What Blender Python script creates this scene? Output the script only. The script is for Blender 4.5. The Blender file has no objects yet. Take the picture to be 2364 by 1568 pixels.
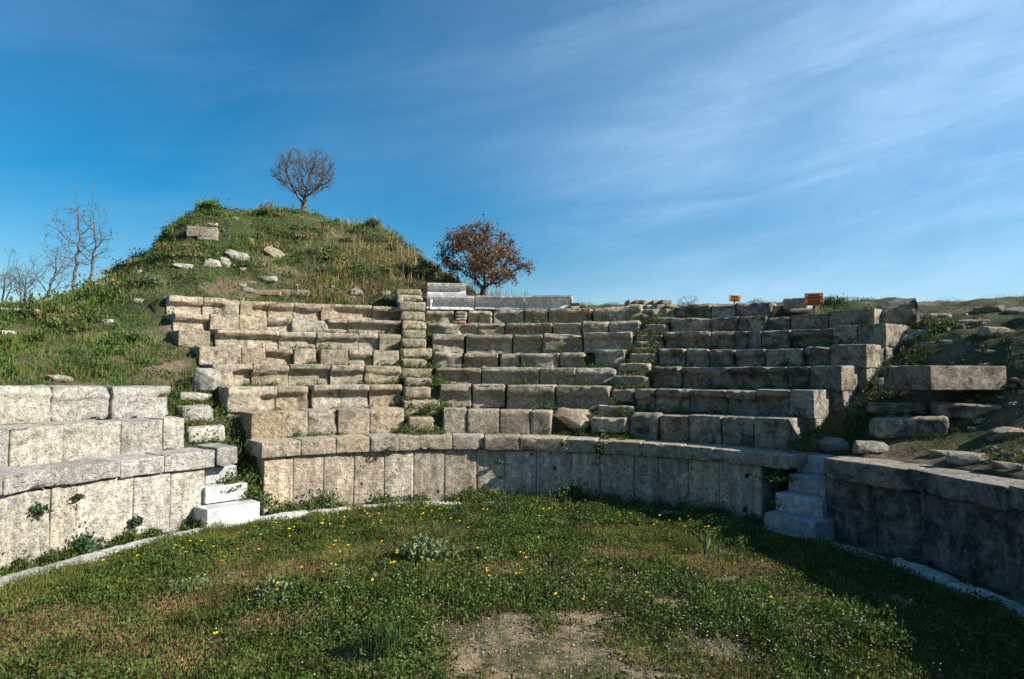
import bpy, math, random
import numpy as np
from math import radians as RAD, pi
random.seed(7); rng = np.random.default_rng(11)
C = bpy.context.scene.collection
sc = bpy.context.scene

# ------------------------------------------------------------------ camera
F, PITCH, ROLL, ZC = 1500.0, 0.0486, 0.0035, 2.5      # F in units of a picture 2363 wide
PW, PH = 2363.0, 1568.0
cam = bpy.data.cameras.new('camera'); co = bpy.data.objects.new('camera', cam); C.objects.link(co)
cam.sensor_width = 36; cam.lens = 36 * F / PW; cam.clip_end = 3000; cam.clip_start = 0.05
import mathutils
co.matrix_world = mathutils.Matrix.Translation((0, 0, ZC)) @ mathutils.Matrix.Rotation(pi / 2 + PITCH, 4, 'X') @ mathutils.Matrix.Rotation(ROLL, 4, 'Z')
sc.camera = co

# ------------------------------------------------------------------ light
SUN_AZ, SUN_EL = -11.0, 30.0          # azimuth counted from +X towards +Y
sun = bpy.data.lights.new('sun', 'SUN'); so = bpy.data.objects.new('sun', sun); C.objects.link(so)
sun.energy = 4.9; sun.angle = RAD(0.53); sun.color = (1.0, .94, .85)
so.rotation_euler = (RAD(90 - SUN_EL), 0, RAD(SUN_AZ + 90)); so.location = (20, 0, 30)
w = bpy.data.worlds.new('World'); sc.world = w; w.use_nodes = True
nt = w.node_tree; nt.nodes.clear()
def N(t, typ, **kw):
    n = t.nodes.new(typ)
    for k, v in kw.items():
        if k.startswith('i_'): n.inputs[k[2:].replace('_', ' ')].default_value = v
        else: setattr(n, k, v)
    return n
out = N(nt, 'ShaderNodeOutputWorld'); bg = N(nt, 'ShaderNodeBackground')
sky = N(nt, 'ShaderNodeTexSky', sky_type='NISHITA', sun_disc=False)
sky.sun_elevation = RAD(SUN_EL); sky.sun_rotation = RAD(90 - SUN_AZ)
sky.altitude = 0; sky.air_density = 1.0; sky.dust_density = 0.35; sky.ozone_density = 2.0
hsv = N(nt, 'ShaderNodeHueSaturation'); hsv.inputs['Hue'].default_value = 0.493; hsv.inputs['Saturation'].default_value = 1.68; hsv.inputs['Value'].default_value = 1.06
nt.links.new(sky.outputs[0], hsv.inputs['Color'])
# thin cirrus: noise on a plane high above, stretched into streaks
tc = N(nt, 'ShaderNodeTexCoord'); sep = N(nt, 'ShaderNodeSeparateXYZ'); nt.links.new(tc.outputs['Generated'], sep.inputs[0])
mz = N(nt, 'ShaderNodeMath', operation='MAXIMUM'); nt.links.new(sep.outputs[2], mz.inputs[0]); mz.inputs[1].default_value = 0.03
az_ = N(nt, 'ShaderNodeMath', operation='ADD'); nt.links.new(mz.outputs[0], az_.inputs[0]); az_.inputs[1].default_value = 0.30
dx = N(nt, 'ShaderNodeMath', operation='DIVIDE'); nt.links.new(sep.outputs[0], dx.inputs[0]); nt.links.new(az_.outputs[0], dx.inputs[1])
dy = N(nt, 'ShaderNodeMath', operation='DIVIDE'); nt.links.new(sep.outputs[1], dy.inputs[0]); nt.links.new(az_.outputs[0], dy.inputs[1])
def cirrus(tilt, sc3, scale, lo, hi, off, rough=.6, dist=.4):
    m = N(nt, 'ShaderNodeMapping'); m.vector_type = 'TEXTURE'; m.inputs['Rotation'].default_value = (0, RAD(-tilt), 0); m.inputs['Scale'].default_value = sc3; m.inputs['Location'].default_value = off
    nt.links.new(tc.outputs['Generated'], m.inputs[0])
    n = N(nt, 'ShaderNodeTexNoise'); n.inputs['Scale'].default_value = scale; n.inputs['Detail'].default_value = 8; n.inputs['Roughness'].default_value = rough
    n.inputs['Distortion'].default_value = dist
    nt.links.new(m.outputs[0], n.inputs['Vector'])
    r = N(nt, 'ShaderNodeMapRange', interpolation_type='SMOOTHSTEP'); r.inputs[1].default_value = lo; r.inputs[2].default_value = hi
    nt.links.new(n.outputs[0], r.inputs[0]); return r.outputs[0]
c1 = cirrus(16, (1.5, 1., .6), 1.9, .30, .80, (.3, 0, .1), .55)
c2 = cirrus(10, (1.5, 1., .22), 3.2, .38, .80, (.7, .2, .4), .62)
# more veil toward the right of the view (+X)
vx = N(nt, 'ShaderNodeMapRange', interpolation_type='SMOOTHSTEP'); vx.inputs[1].default_value = -.35; vx.inputs[2].default_value = 1.0; vx.inputs[3].default_value = .16
nt.links.new(dx.outputs[0], vx.inputs[0])
def M2(op, a, b):
    n = N(nt, 'ShaderNodeMath', operation=op); n.use_clamp = True
    for i, v in enumerate((a, b)):
        if hasattr(v, 'links'): nt.links.new(v, n.inputs[i])
        else: n.inputs[i].default_value = v
    return n.outputs[0]
cov = M2('MULTIPLY', M2('ADD', M2('ADD', M2('MULTIPLY', c1, .46), M2('MULTIPLY', c2, .34)), .18), vx.outputs[0])
mix = N(nt, 'ShaderNodeMixRGB'); nt.links.new(cov, mix.inputs[0]); nt.links.new(hsv.outputs[0], mix.inputs[1]); mix.inputs[2].default_value = (5.3, 7.7, 10.6, 1)
nt.links.new(mix.outputs[0], bg.inputs[0]); bg.inputs[1].default_value = 0.057
nt.links.new(bg.outputs[0], out.inputs[0])
sc.view_settings.view_transform = 'Standard'; sc.view_settings.look = 'None'
sc.view_settings.exposure = 1.02; sc.view_settings.gamma = 1
sc.cycles.max_bounces = 5; sc.cycles.diffuse_bounces = 3; sc.cycles.use_denoising = True

# ------------------------------------------------------------------ noise + mesh helpers
def _h(i, j, k, s):
    n = (i * 374761393 + j * 668265263 + k * 2147483647 * 3 + s * 974634777).astype(np.int64) & 0xffffffff
    n = ((n ^ (n >> 13)) * 1274126177) & 0xffffffff
    n = (n ^ (n >> 16)) & 0xffffffff
    return n / 2147483648.0 - 1.0
def vnoise(P, s=0):
    P = np.asarray(P, float); I = np.floor(P).astype(np.int64); f = P - I; f = f * f * (3 - 2 * f)
    r = 0
    for a in (0, 1):
        for b in (0, 1):
            for c in (0, 1):
                wgt = (f[:, 0] if a else 1 - f[:, 0]) * (f[:, 1] if b else 1 - f[:, 1]) * (f[:, 2] if c else 1 - f[:, 2])
                r = r + wgt * _h(I[:, 0] + a, I[:, 1] + b, I[:, 2] + c, s)
    return r
def fbm(P, s=0, o=3, g=.5):
    P = np.asarray(P, float); r = 0; a = 1
    for i in range(o): r = r + a * vnoise(P * 2 ** i + 13.7 * i, s + i); a *= g
    return r
def mesh(name, V, Fc, mats=None, mi=None, smooth=False):
    V = np.asarray(V, np.float32); Fc = np.asarray(Fc, np.int32); k = Fc.shape[1]
    m = bpy.data.meshes.new(name)
    m.vertices.add(len(V)); m.vertices.foreach_set('co', V.ravel())
    m.loops.add(Fc.size); m.loops.foreach_set('vertex_index', Fc.ravel())
    m.polygons.add(len(Fc)); m.polygons.foreach_set('loop_start', np.arange(0, Fc.size, k, dtype=np.int32))
    m.polygons.foreach_set('loop_total', np.full(len(Fc), k, np.int32))
    if mi is not None: m.polygons.foreach_set('material_index', np.asarray(mi, np.int32))
    m.polygons.foreach_set('use_smooth', np.full(len(Fc), smooth))
    for a in (mats or []): m.materials.append(a)
    m.update(calc_edges=True); m.validate()
    return m
def thing(name, label, cat, loc=(0, 0, 0), group=None):
    o = bpy.data.objects.new(name, None); C.objects.link(o); o.location = loc
    o['label'] = label; o['category'] = cat
    if group: o['group'] = group
    return o
def obj(name, V, Fc, mats, parent=None, mi=None, smooth=False, label=None, cat=None, group=None, kind=None, base=None):
    V = np.asarray(V, float)
    if not isinstance(mats, (list, tuple)): mats = [mats]
    if parent is not None: b = np.array(parent.location)
    elif base is not None: b = np.array(base, float)
    else: b = np.zeros(3)
    o = bpy.data.objects.new(name, mesh(name, V - b, Fc, mats, mi, smooth)); C.objects.link(o)
    if parent is not None: o.parent = parent
    else: o.location = b
    if label: o['label'] = label
    if cat: o['category'] = cat
    if group: o['group'] = group
    if kind: o['kind'] = kind
    return o

# ------------------------------------------------------------------ geometry of the place
CX, CY = -0.3103, 6.762                      # centre of the theatre's rings
RK = 5.41; RW = 5.924                        # kerb, podium wall
RR = [5.84, 6.4953, 7.1217, 7.7389, 8.3565, 8.9736, 9.5977, 10.2177]   # coping and seven rows
def ray(px, py):
    cr, sr = math.cos(ROLL), math.sin(ROLL)
    a, b = px - PW / 2, py - PH / 2
    x, y = cr * a + sr * b, -sr * a + cr * b
    x /= F; u = -y / F
    c, s = math.cos(PITCH), math.sin(PITCH)
    return np.array([x, c - u * s, s + u * c])
def cyl(px, py, R):
    if px > 2390: th, z = cyl(2390, py, R); return th - (px - 2390) * .055, z
    if px < -60: th, z = cyl(-60, py, R); return th + (-60 - px) * .055, z
    return cyl_(px, py, R)
def cyl_(px, py, R):                         # where the line of sight meets the ring of radius R: angle in degrees, height
    d = ray(px, py); A = d[0] ** 2 + d[1] ** 2; B = -(d[0] * CX + d[1] * CY); D = CX * CX + CY * CY - R * R
    t = (-B + math.sqrt(max(B * B - A * D, 0))) / A
    return math.degrees(math.atan2(t * d[1] - CY, t * d[0] - CX)), ZC + t * d[2]
def at(px, py, dep):                         # point at distance dep in front of the camera
    d = ray(px, py); return np.array([0, 0, ZC]) + d * (dep / d[1])
def pol(th, r, z=0.): return np.array([CX + r * math.cos(RAD(th)), CY + r * math.sin(RAD(th)), z])
PROF = {
 'kerb': [(0,1375),(250,1290),(490,1235),(600,1215),(700,1195),(900,1170),(1150,1160),(1400,1180),(1700,1225),(1880,1260),(2100,1330),(2363,1440)],
 'wt': [(0,1142),(185,1113),(383,1092),(473,1079),(610,1057),(818,1044),(1024,1038),(1238,1041),(1462,1051),(1588,1060),(1728,1072),(1900,1100),(2103,1137),(2363,1180)],
 0: [(16,1098),(119,1085),(282,1064),(383,1055),(611,1021),(693,1018),(920,1006),(1044,1006),(1198,1010),(1309,1013),(1478,1024),(1574,1029),(1641,1037),(1780,1048),(1900,1056),(2087,1083),(2363,1130)],
 1: [(29,991),(149,981),(281,973),(425,965),(580,954),(712,950),(933,944),(1023,944),(1079,946),(1224,948),(1522,958),(1810,967)],
 2: [(0,893),(396,893),(638,893),(1015,888),(1280,890),(1511,899),(1870,901)],
 3: [(501,840),(920,844),(1002,848),(1411,850),(1502,847),(1862,846),(1936,846)],
 4: [(458,799),(920,810),(1005,814),(1346,814),(1518,805),(1847,806),(1920,796),(2012,796)],
 5: [(408,762),(501,762),(925,770),(1000,771),(1450,769),(1532,765),(1862,761),(1915,753),(2041,745)],
 6: [(405,723),(804,737),(925,742),(987,747),(1472,740),(1548,735),(1862,726),(1909,721),(2012,708)],
 7: [(390,681),(925,708),(981,717),(1261,712),(1478,708),(1558,702),(1637,699),(1800,697)]}
ZT = {}
for k, pts in PROF.items():
    R = RW if k == 'wt' else RK if k == 'kerb' else RR[k]
    a = sorted(cyl(x, y, R) for x, y in pts); ZT[k] = (np.array([q[0] for q in a]), np.array([q[1] for q in a]))
def zrow(k, th): return np.interp(th, *ZT[k])

# ------------------------------------------------------------------ materials
def newmat(name):
    m = bpy.data.materials.new(name); m.use_nodes = True; t = m.node_tree; b = t.nodes['Principled BSDF']
    b.inputs['Roughness'].default_value = .9; b.inputs['Specular IOR Level'].default_value = .2
    return m, t, b
def L(t, a, b): t.links.new(a, b)
def noise(t, vec, scale, detail=5, rough=.6, dist=0):
    n = t.nodes.new('ShaderNodeTexNoise'); n.inputs['Scale'].default_value = scale; n.inputs['Detail'].default_value = detail
    n.inputs['Roughness'].default_value = rough; n.inputs['Distortion'].default_value = dist; L(t, vec, n.inputs['Vector']); return n.outputs[0]
def mr(t, v, a, b, c=0., d=1., smooth=True):
    n = t.nodes.new('ShaderNodeMapRange')
    if smooth: n.interpolation_type = 'SMOOTHSTEP'
    for i, q in zip((1, 2, 3, 4), (a, b, c, d)): n.inputs[i].default_value = q
    L(t, v, n.inputs[0]); return n.outputs[0]
def mixc(t, f, a, b, mode='MIX'):
    n = t.nodes.new('ShaderNodeMixRGB'); n.blend_type = mode
    for i, q in enumerate((f, a, b)):
        if hasattr(q, 'links'): L(t, q, n.inputs[i])
        elif i == 0: n.inputs[0].default_value = q
        else: n.inputs[i].default_value = (*q, 1)
    return n.outputs[0]
def mth(t, op, a, b):
    n = t.nodes.new('ShaderNodeMath'); n.operation = op
    for i, v in enumerate((a, b)):
        if hasattr(v, 'links'): L(t, v, n.inputs[i])
        else: n.inputs[i].default_value = v
    return n.outputs[0]
def stone(name, c1, c2, dark=.3, darkcol=(.055, .05, .042), pale=.2, pits=.5, bump=.5, grain=1., holes=0):
    m, t, b = newmat(name)
    g = t.nodes.new('ShaderNodeNewGeometry'); P = g.outputs['Position']
    oi = t.nodes.new('ShaderNodeObjectInfo')
    n1 = noise(t, P, 1.7, 4); n2 = noise(t, P, 11, 6, .65); n3 = noise(t, P, 75, 3, .7)
    col = mixc(t, mr(t, n1, .35, .65), c1, c2)
    rv = mr(t, oi.outputs['Random'], 0, 1, .82, 1.14, False)
    hs = t.nodes.new('ShaderNodeHueSaturation'); L(t, col, hs.inputs['Color']); rr_ = mth(t, 'FRACT', mth(t, 'MULTIPLY', oi.outputs['Random'], 37.7), 0.); L(t, mr(t, rr_, 0, 1, .78, 1.25, False), hs.inputs['Saturation']); col = hs.outputs[0]
    cv = t.nodes.new('ShaderNodeCombineColor')
    for i in range(3): L(t, rv, cv.inputs[i])
    col = mixc(t, 1., col, cv.outputs[0], 'MULTIPLY')
    # weathering crust (dark lichen, also deepening painted shade) and pale lichen
    dk = noise(t, P, 3.3, 8, .72, .4)
    sn = t.nodes.new('ShaderNodeSeparateXYZ'); L(t, g.outputs['True Normal'], sn.inputs[0]); lit_top = mr(t, sn.outputs[2], .55, .9, 1., .22)  # thins the crust on upward faces: sunlit tops painted lighter than shaded risers
    dk_ = mth(t, 'MULTIPLY', mr(t, dk, .62 - .28 * dark, .80 - .25 * dark), min(1, .55 + dark * .5)); col = mixc(t, mth(t, 'MULTIPLY', dk_, lit_top), col, darkcol)
    pl = noise(t, mth_off(t, P, 31.), 9, 7, .75)
    col = mixc(t, mth(t, 'MULTIPLY', mr(t, pl, .58, .68), pale), col, (.62, .60, .54))
    f2 = mr(t, n2, .3, .7, .62, 1.28); f3 = mr(t, n3, .3, .7, 1 - .35 * grain, 1 + .28 * grain)
    ff = mth(t, 'MULTIPLY', f2, f3); cc = t.nodes.new('ShaderNodeCombineColor')
    for i in range(3): L(t, ff, cc.inputs[i])
    col = mixc(t, 1., col, cc.outputs[0], 'MULTIPLY')
    # pits
    v = t.nodes.new('ShaderNodeTexVoronoi'); v.inputs['Scale'].default_value = 16; v.inputs['Randomness'].default_value = 1
    wv = t.nodes.new('ShaderNodeVectorMath'); wv.operation = 'ADD'; L(t, P, wv.inputs[0])
    nn = t.nodes.new('ShaderNodeTexNoise'); nn.inputs['Scale'].default_value = 14; L(t, P, nn.inputs['Vector'])
    sc_ = t.nodes.new('ShaderNodeVectorMath'); sc_.operation = 'SCALE'; sc_.inputs['Scale'].default_value = .12; L(t, nn.outputs[1], sc_.inputs[0]); L(t, sc_.outputs[0], wv.inputs[1])
    L(t, wv.outputs[0], v.inputs['Vector'])
    pit = mth(t, 'MULTIPLY', mr(t, v.outputs['Distance'], .10, .30, 1, 0), mr(t, noise(t, P, 5, 3), .48, .6))
    col = mixc(t, mth(t, 'MULTIPLY', pit, pits * .55), col, (.10, .085, .06))
    sp = noise(t, P, 38, 4, .8)
    col = mixc(t, mth(t, 'MULTIPLY', mr(t, sp, .56, .66), .38 * grain), col, (.09, .075, .055))
    if holes:
        hv = t.nodes.new('ShaderNodeTexVoronoi'); hv.inputs['Scale'].default_value = 2.3; L(t, wv.outputs[0], hv.inputs['Vector']); hole = mr(t, hv.outputs['Distance'], .07, .13, 1, 0)
        mv = t.nodes.new('ShaderNodeMapping'); mv.inputs['Scale'].default_value = (5, 5, .7); L(t, P, mv.inputs[0]); stv = mr(t, noise(t, mv.outputs[0], 1.6, 6, .65), .38, .66, .72, 1.12); c5 = t.nodes.new('ShaderNodeCombineColor')
        for i in range(3): L(t, stv, c5.inputs[i])
        col = mixc(t, 1., col, c5.outputs[0], 'MULTIPLY')
        col = mixc(t, mth(t, 'MULTIPLY', hole, .9), col, (.02, .016, .012))
    L(t, col, b.inputs['Base Color'])
    # bump: strata lines, lumps, grain, pits
    mp = t.nodes.new('ShaderNodeMapping'); mp.inputs['Scale'].default_value = (1, 1, 2); L(t, P, mp.inputs[0])
    st = noise(t, mp.outputs[0], 13, 8, .75)
    hgt = mth(t, 'ADD', mth(t, 'MULTIPLY', n2, .6), mth(t, 'MULTIPLY', st, .8))
    hgt = mth(t, 'ADD', hgt, mth(t, 'MULTIPLY', n3, .22 * grain))
    hgt = mth(t, 'SUBTRACT', hgt, mth(t, 'MULTIPLY', pit, .7 * pits))
    if holes: hgt = mth(t, 'SUBTRACT', hgt, mth(t, 'MULTIPLY', hole, 2.))
    hgt = mth(t, 'ADD', hgt, 0.); hgt = mth(t, 'SUBTRACT', hgt, mth(t, 'MULTIPLY', mr(t, sp, .54, .68), .35 * grain))
    bp = t.nodes.new('ShaderNodeBump'); bp.inputs['Strength'].default_value = bump; bp.inputs['Distance'].default_value = .06
    L(t, hgt, bp.inputs['Height']); L(t, bp.outputs[0], b.inputs['Normal'])
    return m
def mth_off(t, P, o):
    n = t.nodes.new('ShaderNodeVectorMath'); n.operation = 'ADD'; n.inputs[1].default_value = (o, o * .7, o * 1.3); L(t, P, n.inputs[0]); return n.outputs[0]
MS = {
 'seat': stone('weathered_limestone', (.475, .40, .295), (.35, .295, .215), .44, (.07, .058, .042), pale=.55, pits=1., bump=1.),
 'pale': stone('pale_limestone', (.46, .43, .37), (.35, .33, .28), .34, pale=.5, pits=.8, bump=.9, grain=.8),
 'paleslab': stone('pale_pitted_slab', (.58, .54, .46), (.46, .41, .33), .16, (.18, .14, .09), pale=.5, pits=1., bump=.9, grain=.8, holes=1),
 'slab': stone('pitted_slab_limestone', (.62, .53, .41), (.48, .40, .30), .22, (.13, .10, .07), pale=.4, pits=1., bump=.9, holes=1),
 'mid': stone('crusted_half_shaded_limestone', (.40, .345, .26), (.29, .25, .19), .60, (.05, .045, .036), pale=.35, pits=.7, bump=.9),  # less darkened copy for row ends, their sunlight put into the colour
 'dark': stone('crusted_shaded_limestone', (.385, .325, .245), (.27, .23, .175), .64, (.035, .033, .03), pale=.3, pits=.6, bump=.9),  # lichen crust plus the right wedge's shade, both put into the colour
 'slabshade': stone('crusted_shaded_slab', (.28, .25, .21), (.20, .185, .16), .7, (.035, .035, .035), pale=.25, pits=.7, bump=.8, holes=1),  # slab stone darkened to carry the right wall's shade, with lichen crust
 'rock': stone('rough_rock', (.40, .36, .28), (.30, .26, .2), .3, pale=.5, pits=.4, bump=1.),
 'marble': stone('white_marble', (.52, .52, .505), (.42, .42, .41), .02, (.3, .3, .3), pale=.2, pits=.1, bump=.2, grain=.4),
 'shademarble': stone('shaded_marble', (.36, .37, .37), (.27, .28, .29), .3, (.10, .10, .10), pale=.1, pits=.1, bump=.3, grain=.6),  # darker marble copy: shade of the right steps painted in, with some stains
 'kerb': stone('dirty_marble', (.56, .55, .52), (.42, .41, .38), .42, (.16, .14, .10), pale=.3, pits=.3, bump=.5, grain=.8),
 'greymarble': stone('weathered_marble', (.60, .59, .56), (.48, .47, .44), .30, (.16, .155, .14), pale=.4, pits=.2, bump=.4, grain=.7),
 'brick': stone('old_brick', (.42, .19, .10), (.34, .15, .08), .1, pits=.2),
}
def leafmat(name, c1, c2, scale=1.5, trans=.25, rough=.6):
    m, t, b = newmat(name); b.inputs['Roughness'].default_value = rough
    g = t.nodes.new('ShaderNodeNewGeometry')
    rnd = g.outputs['Random Per Island']
    col = mixc(t, rnd, c1, c2)
    n = mr(t, noise(t, g.outputs['Position'], scale, 4), .35, .65, .75, 1.25)
    cc = t.nodes.new('ShaderNodeCombineColor')
    for i in range(3): L(t, n, cc.inputs[i])
    col = mixc(t, 1., col, cc.outputs[0], 'MULTIPLY'); L(t, col, b.inputs['Base Color'])
    tr = t.nodes.new('ShaderNodeBsdfTranslucent'); L(t, col, tr.inputs[0]); ms = t.nodes.new('ShaderNodeMixShader'); ms.inputs[0].default_value = trans
    L(t, b.outputs[0], ms.inputs[1]); L(t, tr.outputs[0], ms.inputs[2]); L(t, ms.outputs[0], t.nodes['Material Output'].inputs[0])
    return m
ML = {
 'clover': leafmat('clover_leaf', (.036, .074, .012), (.085, .125, .024)),
 'grass': leafmat('grass_blade', (.065, .09, .015), (.15, .155, .035)),
 'bank': leafmat('meadow_grass', (.05, .11, .014), (.12, .185, .035)),
 'dry': leafmat('dry_grass', (.27, .175, .075), (.17, .115, .05)),
 'straw': leafmat('straw_stem', (.34, .27, .14), (.24, .17, .085)),
 'scrub': leafmat('scrub_leaf', (.03, .06, .014), (.075, .115, .028)),
 'greyleaf': leafmat('grey_green_leaf', (.085, .125, .05), (.16, .20, .09)),
 'fig': leafmat('dark_leaf', (.022, .055, .022), (.05, .095, .035)),
 'brown': leafmat('withered_oak_leaf', (.085, .05, .03), (.20, .125, .075), 3),
 'purple': leafmat('purple_brown_twig', (.12, .085, .07), (.19, .14, .10)),
 'yellow': leafmat('yellow_petal', (.75, .48, .01), (.82, .58, .02), 3, .1),
 'white': leafmat('pale_lilac_petal', (.62, .56, .70), (.75, .70, .78), 3, .1),
}
def bark(name, c1, c2):
    m, t, b = newmat(name); g = t.nodes.new('ShaderNodeNewGeometry')
    L(t, mixc(t, mr(t, noise(t, g.outputs['Position'], 18, 6), .35, .65), c1, c2), b.inputs['Base Color']); return m
MB = {'grey': bark('grey_bark', (.075, .066, .06), (.14, .125, .112)), 'dark': bark('dark_bark', (.045, .035, .028), (.09, .07, .055))}
def groundmat(name, green, earth, gravel, thr, patch=.55):
    m, t, b = newmat(name); g = t.nodes.new('ShaderNodeNewGeometry'); P = g.outputs['Position']
    n1 = noise(t, P, .55, 5, .6); n2 = noise(t, P, 9, 6, .7); n3 = noise(t, P, 60, 4, .7)
    col = mixc(t, mr(t, n2, .35, .65), earth, gravel)
    col = mixc(t, mr(t, mth(t, 'ADD', n1, mth(t, 'MULTIPLY', mth(t, 'SUBTRACT', n2, .5), .35)), thr - .05, thr + .05), col, green)
    f = mr(t, n3, .3, .7, .6, 1.4); cc = t.nodes.new('ShaderNodeCombineColor')
    for i in range(3): L(t, f, cc.inputs[i])
    col = mixc(t, 1., col, cc.outputs[0], 'MULTIPLY'); L(t, col, b.inputs['Base Color'])
    bp = t.nodes.new('ShaderNodeBump'); bp.inputs['Strength'].default_value = .8; bp.inputs['Distance'].default_value = .05
    L(t, mth(t, 'ADD', n2, mth(t, 'MULTIPLY', n3, .4)), bp.inputs['Height']); L(t, bp.outputs[0], b.inputs['Normal']); return m
MG = groundmat('orchestra_soil', (.06, .06, .025), (.20, .145, .08), (.37, .285, .185), .50)
MT = groundmat('bank_soil', (.045, .055, .022), (.10, .075, .046), (.17, .13, .088), .45)

# ------------------------------------------------------------------ terrain
LEFTB = (np.array([0, 5.9, 6.5, 7.12, 7.74, 8.36, 8.97, 9.6, 10.3, 14]), np.array([129.5, 129.5, 129.5, 130, 131.5, 132.5, 134.5, 134.5, 135, 136]))
RIGHTB = (np.array([0, 5.9, 6.5, 7.12, 7.74, 8.36, 8.97, 9.6, 10.3, 14]), np.array([43.5, 43.5, 43.5, 41.5, 40.5, 39, 38.5, 40, 48, 48]))
cp = []
def A(px, py, dep): cp.append(at(px, py, dep))
def AR(px, py, r): th, z = cyl(px, py, r); cp.append(pol(th, r, z))
for q in [(0,890,7.9),(200,886,7.9),(400,884,8.0),(-300,880,8),(0,800,9.5),(200,800,9.5),(380,810,9),(0,750,11.5),(150,742,11.5),(330,745,10.3),(420,850,8.2)]: AR(*q)
for q in [(-300,720,13),(0,716,14),(110,706,15),(220,655,16),(280,620,16.5),(340,585,17),(375,535,18),(430,495,19.3),(480,474,20),(530,492,20.5),(600,486,21),(660,482,21.5),(705,490,22),(760,514,22.5),(830,520,23),(870,514,23.5),(920,560,23),(960,582,22.5),(1020,630,21.5),(1070,660,20.5),(1130,688,19.5),(-100,760,19),(60,760,21),(180,735,23),(280,700,25),(380,640,27),(480,600,29),(620,600,30),(760,620,30),(880,640,30),(980,700,28),(1080,720,27),(1200,722,26),
          (480,600,16.6),(400,640,15.5),(340,660,15),(620,690,16.3),(620,600,18),(550,540,18.6),(800,690,16.9),(800,600,19),(700,560,19.8),(950,695,17.6),(950,640,19.2),(880,590,21),
          (1150,700,18.5),(1400,707,18.2),(1700,709,17),(2000,712,14.5)]: A(*q)
for q in [(2000,1052,6.5),(2363,1100,6.5),(2600,1130,6.5),(2000,1015,7.0),(2363,1050,7.1),(2600,1080,7.1),(2050,985,7.5),(2363,990,7.9),(2150,915,8.6),(2363,915,8.6),(2600,930,8.6),(2150,835,9.2),(2363,830,9.2),(2130,765,10),(2363,765,10.2),(2200,716,11.5),(2363,714,11.5),(2600,716,11.5),(2100,735,10.9)]: AR(*q)
for x, y, z in [(-30,30,2.0),(-14,38,2.4),(0,40,2.2),(8,26,3),(16,22,2.6),(-24,12,2.2),(20,12,2.6),(14,2,2.),(-16,4,2.2),(-30,45,1.5),(0,50,1.5),(30,45,1.5),(45,0,1.),(-45,0,1.),(13,-8,1.5),(-14,-8,1.5)]: cp.append(np.array([x, y, z]))
cp = np.array(cp)
def tps_k(r2): return np.where(r2 > 1e-12, r2 * np.log(np.maximum(r2, 1e-12)), 0) * .5
n_ = len(cp); D2 = ((cp[:, None, :2] - cp[None, :, :2]) ** 2).sum(-1)
Amat = np.zeros((n_ + 3, n_ + 3)); Amat[:n_, :n_] = tps_k(D2) + np.eye(n_) * .03; Amat[:n_, n_] = 1; Amat[:n_, n_ + 1:] = cp[:, :2]; Amat[n_:, :n_] = Amat[:n_, n_:].T
tw = np.linalg.solve(Amat, np.r_[cp[:, 2], 0, 0, 0])
def tps(x, y):
    s = np.empty(len(x))
    for i in range(0, len(x), 20000):
        xx, yy = x[i:i + 20000], y[i:i + 20000]
        d2 = (xx[:, None] - cp[None, :, 0]) ** 2 + (yy[:, None] - cp[None, :, 1]) ** 2
        s[i:i + 20000] = tps_k(d2) @ tw[:n_] + tw[n_] + tw[n_ + 1] * xx + tw[n_ + 2] * yy
    return s
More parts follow.
